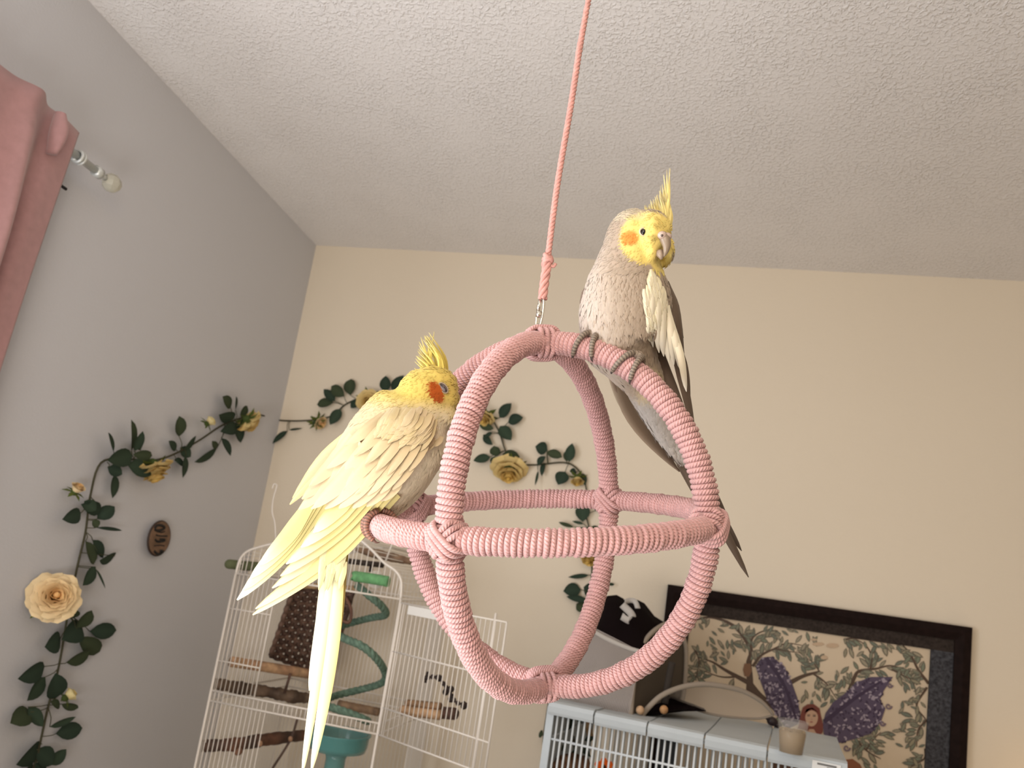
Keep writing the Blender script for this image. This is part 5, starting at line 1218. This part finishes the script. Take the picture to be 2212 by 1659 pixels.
# cup of seed
cc = onZ(1708, 1628, ZT + .003); cup = thing('seed_cup', cc, 'small clear plastic cup of brown seed on the blue cage top', 'cup')
g = Geo(); lathe(g, cc, [(.001, .0), (.022, .0), (.0285, .062), (.0275, .062), (.021, .0015), (.001, .0015)], 28); make('cup_wall', g, M_glass, cup)
g = Geo(); lathe(g, cc, [(.001, .0018), (.0205, .0018), (.0245, .040), (.02, .043), (.001, .045)], 24, (0.26, 0.17, 0.075))
for i in range(90):
    a = rng.random() * 6.28; r = .024 * math.sqrt(rng.random()); ball(g, cc + np.array([r * math.cos(a), r * math.sin(a), .0435]), (.0025, .0018, .0014), lerp((.18, .11, .045), (.40, .28, .14), rng.random()), 6, 4)
tag(make('seed', g, M_vc, cup), kind='stuff')
# pop-up mesh carrier with its door flap folded down
ca = thing('pop_up_carrier', onZ(1400, 1552, ZT), 'netted pop-up pet carrier with black top and tan edging standing on the blue cage', 'carrier')
def Q(x, y, Y): return onY(x, y, Y)
YA, YBk = 1.80, 2.12      # front face, rear
TLf, TRf, BLf, BRf = Q(1275, 1352, YA), Q(1386, 1408, YA), Q(1206, 1510, YA - .02), Q(1358, 1553, YA - .04)
TLf_ = TLf; TRb, BRb = Q(1478, 1372, YBk - .04), Q(1464, 1548, YBk - .06)
def patch(g, a, b, c, d, nu, nv, bulge, n, col=None, uvs=True):
    V = []; uv = []
    wu = np.linalg.norm(np.array(b) - a); wv = np.linalg.norm(np.array(d) - a)
    for j in range(nv):
        for i in range(nu):
            u = i / (nu - 1); v = j / (nv - 1)
            p = (np.array(a) * (1 - u) + np.array(b) * u) * (1 - v) + (np.array(d) * (1 - u) + np.array(c) * u) * v
            V.append(p + np.array(n) * bulge * math.sin(math.pi * u) * math.sin(math.pi * v)); uv.append((u * wu, v * wv))
    g.add(V, [(j * nu + i, j * nu + i + 1, (j + 1) * nu + i + 1, (j + 1) * nu + i) for j in range(nv - 1) for i in range(nu - 1)], col, uv)
g = Geo(); patch(g, TLf, TRf, BRf, BLf, 14, 12, .012, -CF); tag(make('net_panel', g, M_net, ca), 'white netting side panel')
g = Geo(); patch(g, TLf + CF * .004, TRf + CF * .004, BRf + CF * .012, BLf + CF * .012, 14, 12, .004, -CF); tag(make('lining', g, mat('greyish_lining', (0.095, 0.08, 0.07), .9, noise=(25, .35))  , ca), 'dim grey cloth seen through the netting')
# dark top: curved cloth rising to two soft humps
ol = [(1280, 1356), (1290, 1330), (1301, 1300), (1312, 1287), (1332, 1285), (1347, 1293), (1351, 1299), (1362, 1295), (1378, 1296), (1392, 1303), (1404, 1318), (1414, 1331), (1430, 1341), (1446, 1348), (1462, 1356), (1470, 1366)]
lower = [(1280, 1358), (1290, 1365), (1300, 1370), (1310, 1375), (1320, 1380), (1330, 1384), (1340, 1389), (1350, 1393), (1360, 1397), (1370, 1400), (1378, 1403), (1386, 1407), (1402, 1404), (1424, 1396), (1452, 1386), (1478, 1378)]
g = Geo(); V = []; nr = 7
for r in range(nr):
    f = r / (nr - 1)
    for i, (a_, b_) in enumerate(zip(ol, lower)):
        Yl = YA if i <= 11 else YA + (YBk - .06 - YA) * (i - 11) / 4; Yu = YA + .14 + (.12 * max(0, i - 8) / 7)
        p = Q(b_[0], b_[1], Yl) * (1 - f) + Q(a_[0], a_[1], Yu) * f
        V.append(p + (-CF) * .02 * math.sin(math.pi * f))
nw = len(ol)
# back side falling down to the cage top so the cloth is closed
for i, (a_, b_) in enumerate(zip(ol, lower)):
    q = Q(a_[0], a_[1], YA + .14 + (.12 * max(0, i - 8) / 7)); V.append(q + np.array([0, .09, -.09]))
for i in range(nw): q = np.array(V[nr * nw + i]); V.append((q[0], q[1] + .02, ZT + .01))
g.add(V, [(j * nw + i, j * nw + i + 1, (j + 1) * nw + i + 1, (j + 1) * nw + i) for j in range(nr + 1) for i in range(nw - 1)]); tag(make('top_cloth', g, M_dark, ca), 'black cloth top')
g = Geo()   # pale binding along the top edge of the net
tube(g, catmull([Q(*q, YA - .004) for q in [(1279, 1362), (1305, 1377), (1335, 1391), (1360, 1401), (1384, 1408)]], 24), .0052, seg=8, flat=.5, col=(.5, .46, .42)); tag(make('edge_binding', g, M_strap, ca), 'pale grey edge tape')
g = Geo()   # grey carrying strap twisted on the black top
def ribbon(g, pts, w, dirs):
    V = []
    C = catmull(pts, 22)
    D_ = catmull(dirs, 22)
    for c, d in zip(C, D_): V += [c + nrm(d) * w, c - nrm(d) * w]
    g.add(V, [(2 * i, 2 * i + 1, 2 * i + 3, 2 * i + 2) for i in range(21)])
ys_ = YA + .02
ribbon(g, [Q(1344, 1306, ys_), Q(1350, 1312, ys_), Q(1360, 1322, ys_ - .005), Q(1366, 1332, ys_ - .006), Q(1358, 1340, ys_ - .006), Q(1343, 1331, ys_ - .004)], .0085, [CR + CU, CR + CU, CR * .8 + CU, CR, CU, CU + CR * .4])
ribbon(g, [Q(1350, 1300, ys_), Q(1362, 1297, ys_ + .01), Q(1372, 1300, ys_ + .01), Q(1378, 1314, ys_ + .005)], .006, [CU, CU, CU + CR, CR])
o_ = make('strap', g, M_strap, ca); md = o_.modifiers.new('th', 'SOLIDIFY'); md.thickness = .0012
# arched doorway in the right face: tan edging, taupe inside
arch_px = [(1362, 1552, YA - .04), (1366, 1500, YA - .01), (1372, 1450, YA), (1383, 1405, YA + .02), (1402, 1373, YA + .06), (1428, 1352, YA + .10), (1448, 1347, YA + .13), (1466, 1356, YA + .17), (1480, 1390, YA + .20), (1482, 1430, YA + .21), (1478, 1490, YA + .20), (1468, 1535, YA + .18)]
AP = [Q(*q) for q in arch_px]
g = Geo(); tube(g, catmull(AP, 70), .0058, seg=9); tag(make('doorway_edging', g, M_bind, ca), 'tan arched doorway edging')
g = Geo(); inn = catmull(AP, 40); cen = inn.mean(0) + CF * .03
V = [cen] + [p + CF * .006 for p in inn]; g.add(V, [(0, i, i + 1) for i in range(1, len(V) - 1)] + [(0, len(V) - 1, 1)]); tag(make('inner_cloth', g, M_taupe, ca), 'taupe inner cloth seen through the doorway')
g = Geo(); tube(g, catmull([Q(1452, 1430, YA + .06), Q(1444, 1470, YA + .06), Q(1436, 1520, YA + .05)], 14), .008, seg=8, flat=.5); tag(make('inner_strap', g, mat('dark_brown_strap', (.03, .022, .016), .9), ca), 'dark brown strip inside the doorway')
# flap: sheer disc with tan rim folded down over the cage top
fc = onZ(1450, 1553, ZT + .002); 
fpx = [(1384, 1549, ZT + .004), (1402, 1527, ZT + .020), (1430, 1502, ZT + .042), (1470, 1485, ZT + .06), (1515, 1478, ZT + .072), (1560, 1482, ZT + .075), (1605, 1493, ZT + .07), (1640, 1512, ZT + .055), (1660, 1530, ZT + .04), (1668, 1541, ZT + .022)]
lowp = [(1447, 1512), (1470, 1520), (1500, 1532), (1530, 1541), (1560, 1547), (1600, 1551), (1640, 1552), (1668, 1545)]
# distance along view: rim swings from the front edge of the top back towards the picture
def Fp(x, y, s): return onY(x, y, 1.78 + .22 * s)
rim = [Fp(q[0], q[1], (q[0] - 1384) / 290 * .75) for q in fpx]; lowr = [Fp(q[0], q[1], .55 + .2 * (q[0] - 1447) / 220) for q in lowp]
g = Geo(); tube(g, catmull(rim, 60), np.concatenate([np.full(34, .0062), np.linspace(.0062, .0035, 26)]), seg=9); flp = tag(make('door_flap', g, M_bind, ca), 'folded-down door flap with tan edging')
g = Geo(); tube(g, catmull(lowr + [rim[-1]], 40), .0028, seg=7); tag(make('flap_seam', g, M_bind, flp), None)
g = Geo(); n_ = 30; Ru = catmull(rim[1:], n_); Lo = catmull([rim[1]] + lowr, n_); V = []; uv = []
for j in range(8):
    for i in range(n_):
        f = j / 7; p = Ru[i] * (1 - f) + Lo[i] * f; V.append(p + CF * .01 * math.sin(math.pi * f)); uv.append((i * .01, f * .07))
g.add(V, [(j * n_ + i, j * n_ + i + 1, (j + 1) * n_ + i + 1, (j + 1) * n_ + i) for j in range(7) for i in range(n_ - 1)], None, uv); tag(make('flap_netting', g, M_sheer, flp), 'sheer tan netting')
# dark lining spilling out under the flap, with two wooden balls
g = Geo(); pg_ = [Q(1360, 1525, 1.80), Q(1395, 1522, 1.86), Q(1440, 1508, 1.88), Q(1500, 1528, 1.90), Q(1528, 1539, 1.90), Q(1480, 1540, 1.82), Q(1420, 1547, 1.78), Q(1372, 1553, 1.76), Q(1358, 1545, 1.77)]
slab(g, [p + CF * .01 for p in pg_], -CF, .02); tag(make('inner_black_cloth', g, M_dark, ca), 'black cloth floor of the carrier')
for (x, y, Y_, lb) in ((1383, 1534, 1.765, 'pale wooden ball at the carrier doorway, left of its tan flap rim'), (1434, 1533, 1.79, 'orange-tan wooden ball on black cloth under the carrier flap')):
    g = Geo(); ball(g, Q(x, y, Y_), (.0095, .010, .009), (0.52, .33, .19) if x < 1400 else (.46, .24, .10), axes=[CR, CU, CF]); tag(make('wooden_ball', g, M_wood), lb, 'ball', 'wooden balls in the carrier')
g = Geo(); tube(g, catmull([Q(1362, 1517, 1.86), Q(1385, 1512, 1.88), Q(1412, 1518, 1.88)], 10), .006, seg=8, col=(.30, .16, .07)); tag(make('wooden_stick', g, M_wood), 'orange-brown wooden stick lying inside the carrier doorway', 'stick')
g = Geo(); c_ = onZ(1668, 1560, ZT + .012); ball(g, c_ + (0, 0, .002), (.013, .010, .011), (.02, .008, .01)); ball(g, c_ + (.014, .005, -.004), (.011, .010, .008), (.02, .008, .01)); ball(g, c_ + (-.010, 0, .008), (.007, .007, .006), (.02, .008, .01))
tag(make('toy_ball', g, M_vcs), 'small dark lumpy toy at the tip of the carrier flap', 'toy')
